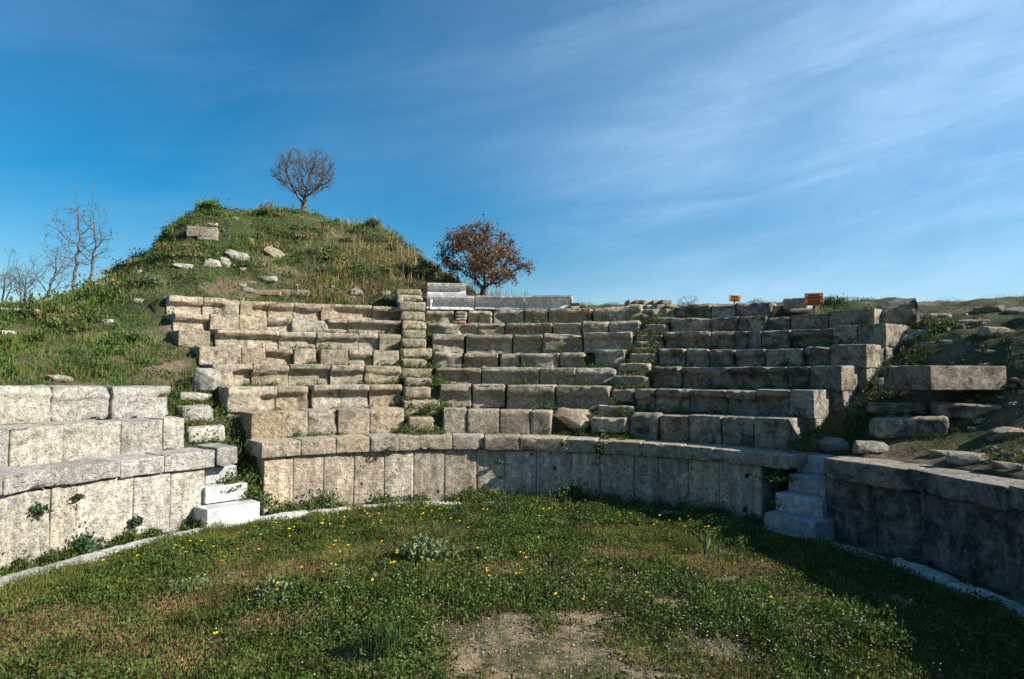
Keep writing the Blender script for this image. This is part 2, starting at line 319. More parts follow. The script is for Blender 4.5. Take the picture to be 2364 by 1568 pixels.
# the crest line of the mound, as slopes seen from the theatre
_cr = np.array([(-600,740),(-300,735),(0,724),(110,714),(170,692),(220,670),(280,634),(340,596),(372,548),(400,524),(450,490),(472,476),(495,480),(540,500),(600,494),(660,490),(705,496),(750,522),(800,526),(870,521),(900,546),(920,564),(960,592),(1010,632),(1050,658),(1100,694),(1300,713),(2400,713)], float)
CRX = _cr[:, 0]; CRU = np.tan(np.arctan((PH / 2 - _cr[:, 1]) / F) + PITCH)
def sst(a, b, x): t = np.clip((x - a) / (b - a), 0, 1); return t * t * (3 - 2 * t)
ZK = {k: ZT[k] for k in range(8)}
def steps(th, r, kmax):
    z = np.zeros_like(r) - .05
    for k in range(0, kmax + 1):
        zk = np.interp(th, *ZK[k]) - .07
        z = np.where(r > RR[k] + .22, zk, z)
    return z
def zter(x, y):
    x = np.asarray(x, float); y = np.asarray(y, float)
    r = np.hypot(x - CX, y - CY); th = np.degrees(np.arctan2(y - CY, x - CX)); th = np.where(th < -90, th + 360, th)
    P = np.c_[x, y, 0 * x]
    zo = tps(x, y) + .10 * fbm(P * .9, 5, 3) * sst(7, 10, r) + .05 * fbm(P * 3.3, 9, 2)
    zcap = ZC + y * np.interp(PW / 2 + F * x / np.maximum(y, 1), CRX, CRU) + .13 * fbm(P * 1.1, 15, 3)
    zo = np.where((y > 10) & (x < 6), np.minimum(zo, zcap), zo)
    lb = np.interp(r, *LEFTB); rb = np.interp(r, *RIGHTB)
    zs = steps(th, r, 7)
    t_out = sst(RR[7] + .45, RR[7] + 1.5, r)
    zw = zs * (1 - t_out) + zo * t_out
    # stair gullies beside the wedges
    zl = np.interp(r, [5.9, 6.3, 6.62] + [RR[k] + .35 for k in range(1, 8)] + [12], [-.1, .62, 1.0] + [np.mean(ZT[k][1]) - .25 for k in range(1, 8)] + [3.95])
    zsL = steps(th, r, 2); zL = np.where(r < RR[2] + .55, zsL, zo)
    zsR = steps(th, r, 0); zR = np.where(r < RR[0] + .6, zsR, zo)
    # assemble over the angle
    z = zw.copy()
    inL = th > lb; inR = th < rb
    gl = np.minimum(zl - .12, np.where(r > RR[3], zo, 99))
    gl = np.where(r > 8.4, zo, zl - .12); gl = np.minimum(gl, 99)
    gr = np.where(r > 9.3, zo, np.minimum(zl - .15, 99))
    gr = zl - .36; tr = sst(8.9, 10.6, r); gr = gr * (1 - tr) + zo * tr
    z = np.where(inL, np.where(th > 141.2, zL, gl), z)
    wR = sst(33.0, 29.5, th)
    z = np.where(inR, np.where(th > 32.0, gr, np.where(r < RR[0] + .6, zR, gr * (1 - wR) + zR * wR)), z)
    z = np.where(r < RW + .05, -.05, z)
    return z
ths = np.arange(-75, 255.01, .5)
rs = np.concatenate([[RW - .02], np.arange(RW + .1, 11.6, .075), np.arange(11.7, 16, .16), np.arange(16, 34, .35), np.geomspace(34.5, 75, 10)])
TH, RRR = np.meshgrid(ths, rs, indexing='ij')
X = CX + RRR * np.cos(np.radians(TH)); Y = CY + RRR * np.sin(np.radians(TH)); Z = zter(X.ravel(), Y.ravel()).reshape(X.shape)
Z[:, 0] = -.05
far = sst(34, 70, RRR); Z = Z * (1 - far) + (-.3) * far
def gridfaces(a, b):
    i, j = np.meshgrid(np.arange(a - 1), np.arange(b - 1), indexing='ij'); q = (i * b + j).ravel()
    return np.c_[q, q + b, q + b + 1, q + 1]
obj('earth_bank', np.c_[X.ravel(), Y.ravel(), Z.ravel()], gridfaces(*X.shape), MT, smooth=True, kind='structure')
# orchestra floor and the land out to the horizon
def zfloor(x, y):
    r = np.hypot(x - CX, y - CY)
    return (.035 * fbm(np.c_[x, y, 0 * x] * .8, 3, 3) + .01 * fbm(np.c_[x, y, 0 * x] * 5, 4, 2)) * sst(5.6, 4.8, r) + .03
g = np.arange(-6.2, 6.21, .1); gx, gy = np.meshgrid(g + CX, np.r_[np.arange(-6.2, 6.21, .1)] + CY, indexing='ij')
obj('orchestra_floor', np.c_[gx.ravel(), gy.ravel(), zfloor(gx.ravel(), gy.ravel())], gridfaces(*gx.shape), MG, smooth=True, kind='structure')
q = 900
obj('ground', [(-q, -q, -.06), (q, -q, -.06), (q, q, -.06), (-q, q, -.06)], [(0, 1, 2, 3)], MT, kind='structure')

# ------------------------------------------------------------------ stone blocks
def boxgrid(nx, ny, nz):
    idx = -np.ones((nx + 1, ny + 1, nz + 1), int)
    I, J, K = np.meshgrid(np.arange(nx + 1), np.arange(ny + 1), np.arange(nz + 1), indexing='ij')
    m = (I == 0) | (I == nx) | (J == 0) | (J == ny) | (K == 0) | (K == nz)
    idx[m] = np.arange(m.sum()); P = np.c_[I[m] / nx, J[m] / ny, K[m] / nz]
    Q = []
    def f(a, flip):
        q = np.stack([a[:-1, :-1], a[1:, :-1], a[1:, 1:], a[:-1, 1:]], -1).reshape(-1, 4)
        Q.append(q[:, ::-1] if flip else q)
    f(idx[:, :, 0], True); f(idx[:, :, nz], False); f(idx[:, 0, :], False); f(idx[:, ny, :], True); f(idx[0, :, :], True if False else False); f(idx[nx, :, :], True)
    Q[4] = Q[4][:, ::-1]; Q[5] = Q[5][:, ::-1]
    return P, np.concatenate(Q)
_cache = {}
SEED = [100]
def blockmesh(Lx, Dy, Hz, style='P', cell=.035, seed=None, taper=0.):
    """local mesh: x along, y depth (0 = front), z height (0 = bottom)"""
    if seed is None: SEED[0] += 1; seed = SEED[0]
    key = (max(4, int(Lx / cell)), max(4, int(Dy / cell / 1.3)), max(4, int(Hz / cell)))
    if key not in _cache: _cache[key] = boxgrid(*key)
    P, Q = _cache[key]; rg = np.random.default_rng(seed)
    S = np.array([Lx, Dy, Hz]); p = (P - .5) * S
    r = {'P': .016, 'L': .020, 'R': .042, 'M': .010, 'B': .14, 'T': .03}[style]; r = min(r, .45 * min(Lx, Dy, Hz))
    if style != 'B':
        Pn = P.copy()
        for ax in range(3):
            nn_ = key[ax]; e = min(r / S[ax], .3); i_ = P[:, ax] * nn_
            Pn[:, ax] = np.interp(i_, [0, 1, nn_ - 1, nn_], [0, e, 1 - e, 1])
        P = Pn; p = (P - .5) * S
    amp = {'P': .006, 'L': .009, 'R': .020, 'M': .003, 'B': .045, 'T': .018}[style] * min(1, min(Lx, Hz) / .3)
    inner = S / 2 - r; q = np.clip(p, -inner, inner); d = p - q; ln = np.linalg.norm(d, axis=1, keepdims=True); nrm = d / np.maximum(ln, 1e-9)
    p = q + nrm * r
    off = rg.uniform(-50, 50, 3)
    n = fbm((p + off) * (2.2 if style in 'RB' else 3.), seed, 2) * 1. + (.2 if style == 'B' else .45) * fbm((p + off) * 14, seed + 3, 2)
    if style in 'RBT': n = n + (.3 if style == 'B' else .5) * fbm((p + off) * np.array([2.5, 2.5, 13]), seed + 9, 2)
    p = p + nrm * (amp * n)[:, None]
    # chips along the edges
    edge = ((np.abs(p) > S / 2 - r * 1.3).sum(1) >= 2) & ((np.abs(p[:, 2]) > S[2] / 2 - r * 1.3) | (style in 'BT'))
    ch = np.clip(fbm((p + off) * 4.5, seed + 5, 2) - .15, 0, 1)
    p = p - nrm * (edge * ch * {'P': .035, 'L': .05, 'R': .07, 'M': .008, 'B': .0, 'T': .05}[style])[:, None]
    v = P[:, 2]; front = (1 - P[:, 1])
    if style in 'BRT':                                           # broken facets
        for _ in range(18 if style == 'B' else 5):
            nv = rg.normal(0, 1, 3); nv /= np.linalg.norm(nv); sup = np.percentile(p @ nv, 100); dd = sup * rg.uniform(.62, .93) if style == 'B' else sup * rg.uniform(.90, .99)
            ex = np.clip(p @ nv - dd, 0, 1); p = p - nv * ex[:, None] * .85
    if style in 'LR' and Hz > .2 and Dy > .6:
        dep = rg.uniform(.11, .17) if style == 'L' else rg.uniform(.05, .12); lipw = rg.uniform(.60, .74)
        wob = .05 * vnoise(np.c_[p[:, 0] * 2 + off[0], 0 * v, 0 * v], seed)
        rec = dep * sst(lipw + .07 + wob, lipw - .05 + wob, v) * (1 - .35 * sst(.40, 0, v))
        broken = sst(.2 if style == 'L' else -.1, .55 if style == 'L' else .3, vnoise(np.c_[p[:, 0] * 1.9 + off[1], 0 * v + .5, 0 * v], seed + 7))
        p[:, 1] += rec * sst(.5, .9, front) * (1 - .8 * broken) + .05 * broken * sst(lipw, 1, v) * sst(.5, .9, front)
    if style in ('R', 'B'):
        # leaning / bulging shape
        k = rg.uniform(-.12, .12, 3); p[:, 2] += k[0] * p[:, 0] * .5; p[:, 1] += .12 * np.clip(p[:, 2], 0, 1) * (p[:, 1] < 0)
    if taper: p[:, 0] *= 1 - taper * (P[:, 2])
    p[:, 1] += Dy / 2; p[:, 2] += Hz / 2
    return p, Q
def ringblock(th0, th1, R, z0, z1, depth, style, mat, parent, name='seat_block', gap=.005, cell=.035, setback=0., tilt=0.):
    """a block whose front face lies on the ring of radius R; th0 > th1 (left to right)"""
    ln = RAD(abs(th0 - th1)) * R - gap
    p, Q = blockmesh(ln, depth, z1 - z0, style, cell)
    thc = (th0 + th1) / 2
    # gentle bend: mostly a straight block, set on the chord
    a = RAD(thc); sag = R - math.sqrt(max(R * R - (ln / 2) ** 2, 0)); fr = R - sag * .6 + setback
    rad = fr + p[:, 1] + sag * .6 * (p[:, 0] / (ln / 2)) ** 2 * 0
    ex = np.array([math.sin(a), -math.cos(a)])               # to the right seen from the centre
    er = np.array([math.cos(a), math.sin(a)])
    spread = 1 + p[:, 1] / R * .9                              # joints stay radial
    xy = np.array([CX, CY]) + rad[:, None] * er + (p[:, 0] * spread)[:, None] * ex
    V = np.c_[xy, p[:, 2] + z0 + tilt * p[:, 0]]
    return obj(name, V, Q, mat, parent, smooth=True)
Z5 = lambda v: 344.9 + v * .26392
Z6 = lambda v: 896.6 + v * .26392
Z7 = lambda v: 1310.5 + v * .26392
Z3 = lambda v: 965.6 + v * .26392
Z3z = lambda v: 1310.5 + v * .23341
Z4 = lambda v: 1793.3 + v * .26388
ZL = lambda v: v * .26392
Z8 = lambda v: 1724.3 + v * .27017
def row(k, conv, joints, styles, label, mat, dys=None, depth=.78, name='stone_seat_row', enddeep=None):
    under = 1 if RWd in label else -1 if (LW in label and k <= 4) else 0
    """joints: list of x or (x0,x1) pairs"""
    sp = []
    if isinstance(joints[0], tuple): sp = [(conv(a), conv(b)) for a, b in joints]
    else: sp = [(conv(a), conv(b)) for a, b in zip(joints[:-1], joints[1:])]
    R = RR[k]; ym = np.interp(sum(sp[0]) / 2, *zip(*PROF[k])); th, zz = cyl((sp[0][0] + sp[-1][1]) / 2, ym, R)
    root = thing(name, label, 'stone seats', tuple(pol(th, R + .3, zrow(k, th) - .4)), 'rows of stone seats of the ruined theatre')
    for i, (a, b) in enumerate(sp):
        st = styles[i]; dy = (dys[i] if dys else 0)
        t0 = cyl(a, ym, R)[0]; t1 = cyl(b, ym, R)[0]; tc = (t0 + t1) / 2
        z1 = zrow(k, tc) + dy * .0075 + random.uniform(-.012, .012)
        z0 = (zrow(k - 1, tc) if k else zrow('wt', tc)) - .02
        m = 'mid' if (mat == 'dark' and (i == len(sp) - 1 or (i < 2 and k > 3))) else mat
        ringblock(t0, t1, R, z0, z1, (enddeep if enddeep and i in (0, len(sp) - 1) else depth) + random.uniform(-.04, .04), st, MS[m], root,
                  setback=random.uniform(-.015, .02) + (.03 if st == 'R' else 0), tilt=random.uniform(-.012, .012) * (2 if st == 'R' else 1))
        if under and 2 <= k <= 5 and i == (len(sp) - 1 if under > 0 else 0):
            te = t1 if under > 0 else t0
            zb_ = zrow(k - 2, te) - .3; ringblock(*( (te + 4.2, te + .12) if under > 0 else (te - .12, te - 4.2)), R + .07, zb_, z0 + .03, (enddeep or 1.) - .1, 'T', MS[m], root, 'end_block')
    return root
FL = ''; LW, CWd, RWd = 'left wedge below the mound', 'central wedge between the narrow stairs', 'shaded right wedge'
ORD = ['', 'lowest', 'second', 'third', 'fourth', 'fifth', 'sixth', 'topmost']
def lab(k, w): return ORD[k] + (' row' if k in (1, 7) else ' row up') + ' of limestone seats in the ' + w
# left wedge
row(7, Z5, [170, 475, 795, 1045, 1265, 1502, 1950, 2200], 'LLLLLLL', lab(7, LW), 'seat', [1, 1, 0, 0, 0, 0, 0], enddeep=.9)
row(6, Z5, [225, 530, 785, 1030, 1245, 1565, 1740, 2200], 'LPPLRLL', lab(6, LW), 'seat', [1, 1, 1, 0, 0, 0, 1])
row(5, Z5, [(255, 535), (595, 1140), (1140, 1460), (1465, 1830), (1830, 2005), (2008, 2200)], 'PLLLLL', lab(5, LW), 'seat', [0, 3, 0, 0, 0, -1])
row(4, Z5, [(435, 805), (805, 1015), (1015, 1260), (1265, 1455), (1500, 1740), (1745, 1955), (1957, 2180)], 'PPLPPLP', lab(4, LW), 'seat')
row(3, Z5, [560, 908, 1230, 1590, 1880, 2205], 'LLLLR', lab(3, LW), 'seat', enddeep=1.05)
row(2, Z5, [(690, 1120), (1120, 1390), (1435, 1925), (1928, 2210)], 'LLLL', lab(2, LW), 'seat', [0, 1, 1, 1], enddeep=1.1)
row(1, Z5, [890, 1160, 1390, 1650, 1925, 2240], 'PPRPR', lab(1, LW), 'seat', [0, 0, 3, 2, 1], enddeep=1.2)
# central wedge
row(7, Z6, [(325, 570), (695, 905), (908, 1185), (1187, 1390), (1400, 1770), (1782, 2210)], 'LRRLLR', lab(7, CWd), 'seat', [0, 0, 0, 0, 0, 3])
row(6, Z6, [(345, 775), (778, 1012), (1020, 1425), (1435, 1680), (1688, 1920), (1925, 2190)], 'LRLLRR', lab(6, CWd), 'seat', [-1, 2, -1, 0, 2, 1])
row(5, Z6, [(385, 660), (678, 1080), (1090, 1345), (1350, 1690), (1702, 2120)], 'LLLRL', lab(5, CWd), 'seat', [0, 0, 0, 1, 2])
row(4, Z6, [(400, 650), (660, 955), (975, 1145), (1150, 1485), (1490, 1705), (1800, 2060)], 'RLRLRL', lab(4, CWd), 'seat', [1, -1, -2, -1, 0, 6])
row(3, Z6, [(415, 810), (815, 1315), (1322, 1630), (1632, 1975)], 'LLLR', lab(3, CWd), 'seat')
row(2, Z6, [(455, 725), (735, 1015), (1035, 1450), (1460, 1920)], 'LLLL', lab(2, CWd), 'seat')
row(1, Z6, [(480, 685), (690, 965), (967, 1240), (1242, 1420), (1430, 1790)], 'PPPPB', lab(1, CWd), 'seat', [1, 0, 0, 0, 2], enddeep=.85)
# right wedge
D_ = lambda v: v
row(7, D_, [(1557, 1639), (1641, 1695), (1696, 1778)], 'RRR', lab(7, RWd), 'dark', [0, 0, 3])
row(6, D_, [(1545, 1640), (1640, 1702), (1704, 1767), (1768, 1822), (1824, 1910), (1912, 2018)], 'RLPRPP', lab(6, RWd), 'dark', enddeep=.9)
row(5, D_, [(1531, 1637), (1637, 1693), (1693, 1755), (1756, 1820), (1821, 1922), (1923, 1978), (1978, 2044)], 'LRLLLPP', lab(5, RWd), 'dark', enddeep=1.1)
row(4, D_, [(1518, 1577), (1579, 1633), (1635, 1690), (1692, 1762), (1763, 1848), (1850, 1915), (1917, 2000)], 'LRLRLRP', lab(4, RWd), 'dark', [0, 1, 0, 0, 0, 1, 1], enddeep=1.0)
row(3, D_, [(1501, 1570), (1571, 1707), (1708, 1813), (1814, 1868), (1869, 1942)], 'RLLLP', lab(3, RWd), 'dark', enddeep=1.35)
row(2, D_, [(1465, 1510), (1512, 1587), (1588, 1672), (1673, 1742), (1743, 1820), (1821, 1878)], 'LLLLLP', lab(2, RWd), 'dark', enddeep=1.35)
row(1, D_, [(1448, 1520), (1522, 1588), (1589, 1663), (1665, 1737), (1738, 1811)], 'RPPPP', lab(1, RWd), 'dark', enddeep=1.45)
# far left section
FL = 'bright section at the left picture edge'
row(2, ZL, [-1100, -560, 0, 490, 1000, 1505], 'RRRRL', 'upper row of limestone seats in the ' + FL, 'pale')
row(1, ZL, [-1200, -800, -380, 95, 560, 1065, 1430, 1615], 'PPPPPPP', 'lower row of smooth limestone seats in the ' + FL, 'pale')

# ------------------------------------------------------------------ podium wall and coping
def podium(label, slabs, copings, slabmat, copmat, cstyle='P', sstyle='T'):
    mid = (slabs[0][0] + slabs[-1][1]) / 2; th = cyl(mid, 1100, RW)[0]
    root = thing('podium_wall', label, 'stone wall', tuple(pol(th, RW, 0)), 'curved podium walls around the orchestra')
    for i, (a, b) in enumerate(slabs):
        t0 = cyl(a, 1100, RW)[0]; t1 = cyl(b, 1100, RW)[0]
        ringblock(t0, t1, RW, -.06, zrow('wt', (t0 + t1) / 2) - .004, .95 if i in (0, len(slabs) - 1) else .32, 'P', MS[slabmat], root, 'wall_slab', gap=.004, setback=random.uniform(0, .015))
    for i, (a, b) in enumerate(copings):
        t0 = cyl(a, 1030, RR[0])[0]; t1 = cyl(b, 1030, RR[0])[0]; tc = (t0 + t1) / 2
        ringblock(t0, t1, RR[0], zrow('wt', tc) + .002, zrow(0, tc) + random.uniform(-.008, .008), .82, cstyle, MS[copmat], root, 'coping_stone', gap=.005, setback=random.uniform(-.02, .03))
    return root
def prs(l): return list(zip(l[:-1], l[1:]))
podium('pale sunlit podium wall of tall slabs at the left edge, left of the marble steps',
       [(-1500, -900)] + prs([-900, -560, -300, -120, 0, 122, 180, 311, 396, 474]), [(-1500, -900), (-900, -400), (-400, -150)] + prs([-150, 13, 122, 282, 384, 500]) + [(500, 548)], 'paleslab', 'pale')
podium('long curved podium wall of tall pitted slabs at the back of the orchestra, between the marble stairs',
       prs([609, 677, 747, 817, 887, 954, 1025, 1099, 1164, 1237, 1318, 1384, 1463, 1520, 1588, 1659, 1757]), prs([604, 695, 776, 855, 920, 1044, 1116, 1197, 1303, 1375, 1478, 1572, 1643, 1816]), 'slab', 'seat')
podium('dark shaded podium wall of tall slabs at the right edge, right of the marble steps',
       prs([1901, 2019, 2119, 2243, 2363, 2520, 2800]) + [(2800, 3500)], prs([1897, 2090, 2314, 2560, 2900]), 'slabshade', 'dark', 'P')
# marble kerb
def kerb(label, a0, a1, n):
    t0 = cyl(a0, 1250, RK)[0]; t1 = cyl(a1, 1250, RK)[0]
    root = thing('marble_kerb', label, 'stone kerb', tuple(pol((t0 + t1) / 2, RK, 0)), 'white marble kerb stones round the orchestra')
    for i in range(n):
        a = t0 + (t1 - t0) * i / n; b = t0 + (t1 - t0) * (i + 1) / n
        ringblock(a, b, RK, -.1, .075 + random.uniform(-.01, .012), .30, 'T', MS['kerb'], root, 'kerb_stone', gap=.01, setback=random.uniform(-.02, .02))
kerb('white marble kerb curving below the pale wall at the left edge', -700, 590, 10)
kerb('white marble kerb half hidden by weeds below the long back wall', 592, 1760, 10)
kerb('shaded marble kerb below the dark wall at the right edge', 1762, 3200, 9)

# ------------------------------------------------------------------ stairs
def stair(label, steps_, mat, style, group, name='stone_stair'):
    """steps: (x0, x1, ytop, R, height, depth)"""
    x0, x1, y, R = steps_[0][:4]; th, z = cyl((x0 + x1) / 2, y, R)
    root = thing(name, label, 'stone steps', tuple(pol(th, R, z - .2)), group)
    zp = None
    for (x0, x1, y, R, h, dep) in steps_:
        t0, z = cyl(x0, y, R); t1, z2 = cyl(x1, y, R); z = cyl((x0 + x1) / 2, y, R)[1]
        if style != 'M' and zp is not None:
            for q_ in range(15): TUFTS.append((random.uniform(t1, t0), R - random.uniform(.0, .10), zp))
        zp = z - .01
        ringblock(t0, t1, R, z - h, z, dep, style, MS[mat], root, 'step', gap=.01, cell=.03, tilt=random.uniform(-.02, .02) if style != 'M' else 0)
    return root
GS = 'stairs between the wedges of seats'; TUFTS = []
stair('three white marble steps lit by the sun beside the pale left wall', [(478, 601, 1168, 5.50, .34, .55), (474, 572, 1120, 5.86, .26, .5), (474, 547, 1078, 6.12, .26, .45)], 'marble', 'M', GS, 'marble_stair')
stair('four shaded marble steps beside the dark right wall', [(1762, 1880, 1195, 5.46, .36, .5), (1788, 1898, 1146, 5.82, .28, .45), (1818, 1905, 1099, 6.13, .28, .45), (1837, 1902, 1051, 6.42, .3, .5)], 'shademarble', 'M', GS, 'marble_stair')
stair('broken limestone steps overgrown with grass above the left marble steps',
      [(433, 522, 983, 6.75, .3, .5), (422, 494, 938, 7.1, .3, .5), (417, 494, 908, 7.55, .15, .4)], 'pale', 'R', GS)
bl = []
for i, (a, b, y) in enumerate([(170, 395, 1170), (130, 455, 1022), (135, 370, 905), (145, 380, 825), (110, 385, 742), (105, 340, 658), (105, 385, 566), (115, 330, 484), (120, 325, 404), (118, 335, 327), (110, 320, 242), (90, 325, 158), (75, 305, 98), (60, 290, 46)]):
    bl.append((Z6(a), Z6(b), 655.2 + y * .26392, 6.44 + .335 * i if i < 11 else 10.0 + .3 * (i - 11) , .235 if i > 1 else .32, .55))
stair('narrow weedy limestone stair climbing between the left and central wedges', bl, 'seat', 'T', GS)
mrs = [(Z7(200), Z7(515), 966, 6.3, .28), (Z7(255), Z7(580), 937, 6.75, .22), (Z3z(430), Z3z(655), 899, 7.1, .3), (Z3z(455), Z3z(795), 868, 7.45, .25), (Z3z(500), Z3z(810), 839, 7.8, .22),
       (Z3z(610), Z3z(865), 816, 8.1, .2), (Z3z(640), Z3z(860), 803, 8.4, .15), (Z3z(660), Z3z(930), 787, 8.7, .18), (Z3z(670), Z3z(930), 772, 9.0, .18), (Z3z(750), Z3z(985), 748, 9.35, .24), (Z3z(790), Z3z(1040), 733, 9.7, .2)]
stair('crumbling dark limestone stair between the central and right wedges', [(a, b, y, R + .2, h, .5) for a, b, y, R, h in mrs], 'seat', 'T', GS)

# ------------------------------------------------------------------ loose stones
def xform(p, loc, rz=0, rx=0, ry=0):
    M = mathutils.Euler((rx, ry, rz)).to_matrix(); return p @ np.array(M).T + np.array(loc)
def loose(name, label, cat, px, py, dep, wpx, hpx, style='B', mat='rock', dd=None, rz=0, ry=0, rx=0, group=None, zoff=0., cell=.03, taper=0., R=None):
    """px,py = centre of the foot of the stone; size from its width and height in the picture"""
    if R: th, z = cyl(px, py, R); P0 = pol(th, R, z); dep = P0[1]
    else: P0 = at(px, py, dep)
    s = dep / F * 1.0; wd, ht = wpx * s, hpx * s
    dd = dd or wd * .7
    p, Q = blockmesh(wd, dd, ht, style, cell, taper=taper); p[:, 1] -= dd / 2
    face = math.atan2(P0[0], P0[1])
    V = xform(p, (0, 0, 0), rz - face * .6, rx, ry) + P0 + np.array([0, dd / 2 * .6, zoff])
    return obj(name, V, Q, MS[mat], smooth=(style != 'B'), label=label, cat=cat, group=group, base=P0)
GM = 'stones lying on the grassy mound'
def ms(px, py, dep, w_, h_, label, style='B', mat='rock', ry=0., rz=0, name='boulder', cat='rock', taper=0., sink=.0, dd=None):
    # the surface height wins: keep the stone on the slope along the same direction
    best = None
    for dd_ in np.linspace(9, 26, 240):
        P = at(px, py, dd_)
        if zter([P[0]], [P[1]])[0] > P[2]: best = dd_; break
    dep = best or dep
    return loose(name, label, cat, px, py, dep, w_, h_, style, mat, ry=ry, rz=rz, group=GM, zoff=-sink, taper=taper, dd=dd)
ms(483, 528, 19, 40, 15, 'small white stone resting on the grey block near the mound top', mat='marble', name='stone')
ms(463, 549, 19, 66, 24, 'grey squared block sticking out of grass near the top of the mound', 'P', 'rock', name='stone_block', cat='stone block')
ms(478, 556, 18.5, 42, 7, 'thin flat slab just below the grey squared block on the mound', 'P', name='stone_slab', cat='stone slab')
ms(535, 603, 17, 66, 26, 'large pale boulder, upper right of the cluster of three on the mound', ry=.2, mat='pale')
ms(513, 614, 16.8, 34, 20, 'smaller slanting boulder wedged between the two larger ones on the mound', ry=.4, mat='pale')
ms(479, 619, 16.6, 52, 22, 'wide rounded boulder, lower left of the cluster on the mound', mat='pale')
ms(418, 622, 15.7, 52, 15, 'flat boulder left of the boulder cluster on the mound slope', mat='pale')
ms(622, 594, 18, 52, 26, 'bare reddish rock outcrop high on the mound face', 'B', 'seat', ry=.35, name='rock_outcrop')
ms(556, 630, 17, 24, 14, 'small rounded stone below the boulder cluster')
ms(610, 652, 16.8, 52, 15, 'low half buried boulder above the long flat slab', mat='pale')
ms(578, 655, 16.8, 20, 6, 'tiny white stone left of the low half buried boulder', mat='pale', name='stone')
ms(690, 668, 17, 24, 11, 'small pale stone above right of the long flat slab', name='stone')
ms(556, 664, 16.6, 26, 9, 'small pale stone at the left end above the flat slab', mat='pale', name='stone')
ms(568, 676, 16.4, 28, 12, 'small lumpy stone beside the left end of the flat slab', name='stone')
ms(612, 682, 16.3, 62, 12, 'long flat slab, left piece, lying in grass above the topmost seat row', 'P', 'seat', name='stone_slab', cat='stone slab', dd=.5)
ms(678, 684, 16.3, 66, 14, 'long flat slab, right piece, lying in grass above the topmost seat row', 'P', 'seat', name='stone_slab', cat='stone slab', dd=.5)
ms(824, 684, 17, 42, 20, 'brown boulder in grass above the right end of the left seat wedge', 'B', 'seat')
ms(808, 692, 16.8, 24, 10, 'small stone touching the brown boulder at its lower left', name='stone')
ms(885, 684, 17.3, 40, 15, 'rounded boulder left of the top of the weedy stair', 'B', 'seat')
ms(922, 622, 21, 26, 11, 'small white stone on the right flank of the mound', mat='marble', name='stone')
ms(232, 664, 14, 38, 12, 'grey flat boulder on the left shoulder of the mound')
ms(318, 703, 12.5, 26, 16, 'small upright stone in grass left of the topmost seat row', name='stone', mat='pale')
ms(242, 748, 11, 34, 11, 'small flat stone half sunk in the left grass slope', name='stone', mat='pale')
ms(135, 883, 8, 62, 16, 'brown rounded boulder behind the seats at the left edge', mat='seat')
ms(28, 724, 13, 90, 12, 'long low slab on the left skyline', 'P', 'pale', name='stone_slab', cat='stone slab')
ms(8, 775, 10.5, 40, 14, 'pale stone at the left picture edge on the grass slope', name='stone', mat='pale')
loose('boulder', 'upright lumpy boulder in the grass at the head of the left stair', 'rock', 462, 903, 0, 62, 50, 'B', 'pale', R=7.75, dd=.45)

# right side ruin
GRR = 'tumbled stones on the right bank'
loose('stone_block', 'long squared block lying on the right bank, sunlit right end', 'stone block', 2205, 898, 0, 205, 56, 'P', 'dark', R=8.0, dd=.95, rz=.55, group=GRR, zoff=-.02)
loose('boulder', 'big layered boulder on the skyline at the right end of the seats', 'rock', 2090, 748, 0, 104, 66, 'B', 'dark', R=10.3, dd=.8, group=GRR, zoff=-.05, taper=.15)
loose('stone_block', 'squared block standing upright left of the warning sign', 'stone block', 1850, 716, 0, 56, 30, 'R', 'seat', R=10.2, dd=.5, rz=-.5, group=GRR, zoff=-.02)
loose('rock', 'flat crumbling rock under the upright block by the sign', 'rock', 1852, 722, 0, 66, 10, 'B', 'rock', R=9.95, dd=.4, group=GRR)
def br(px, py, w_, h_, label, style='B', mat='dark', rz=0., name='rock', dd=None, ry=0, taper=0.):
    best = 10.
    for dd_ in np.linspace(5, 22, 400):
        P = at(px, py, dd_)
        if zter([P[0]], [P[1]])[0] > P[2]: best = dd_; break
    return loose(name, label, 'rock', px, py, best, w_, h_, style, mat, rz=rz, group=GRR, zoff=-.05, dd=dd, ry=ry, taper=taper)
br(2108, 1003, 150, 46, 'squared stone with a bright patch in the dark hollow of the right bank', 'R', 'dark', dd=.5)
br(1940, 1042, 86, 36, 'two lobed stone just above the top marble step at right', 'B', 'rock')
br(2015, 1046, 80, 34, 'pale speckled stone behind the dark coping, right of the stair', 'B', 'rock')
br(2245, 1070, 96, 34, 'low rounded rock behind the right coping near the picture edge', 'B', 'rock')
br(2330, 1082, 70, 22, 'small rounded rock at the right picture edge behind the coping', 'B', 'rock')
br(2180, 1052, 60, 18, 'flat rock in the middle of the right ledge', 'B', 'seat')
br(2330, 1012, 90, 30, 'brown rock in shade at the right edge of the picture', 'B')
br(2095, 792, 58, 30, 'pale round stone beside the sunlit end of the fifth row', 'B', 'pale')
br(2148, 800, 50, 18, 'flat rubble stone right of the pale round stone', 'R', 'rock')
br(2190, 792, 44, 14, 'small rubble stone on the worn path of the right bank', 'B', 'pale')
br(2250, 745, 70, 13, 'thin slab in grass near the right skyline', 'R', 'rock')
br(2170, 733, 50, 15, 'broken slab right of the big layered boulder', 'R', 'rock')
br(2320, 772, 86, 22, 'low brown rock in grass near the right edge', 'B', 'seat')
br(2130, 775, 60, 22, 'rough rubble stone under the big layered boulder', 'B', 'rock')
br(2300, 718, 80, 18, 'grey rock on the right skyline, left of the last one', 'B', 'rock')
br(2362, 722, 60, 20, 'grey rock on the skyline at the very right edge', 'B', 'rock')
br(2040, 900, 46, 34, 'stone half hidden by ivy between the seat ends and the right bank', 'B', 'rock')
br(2080, 948, 120, 24, 'thin dark ledge stone below the long squared block', 'R', 'dark')
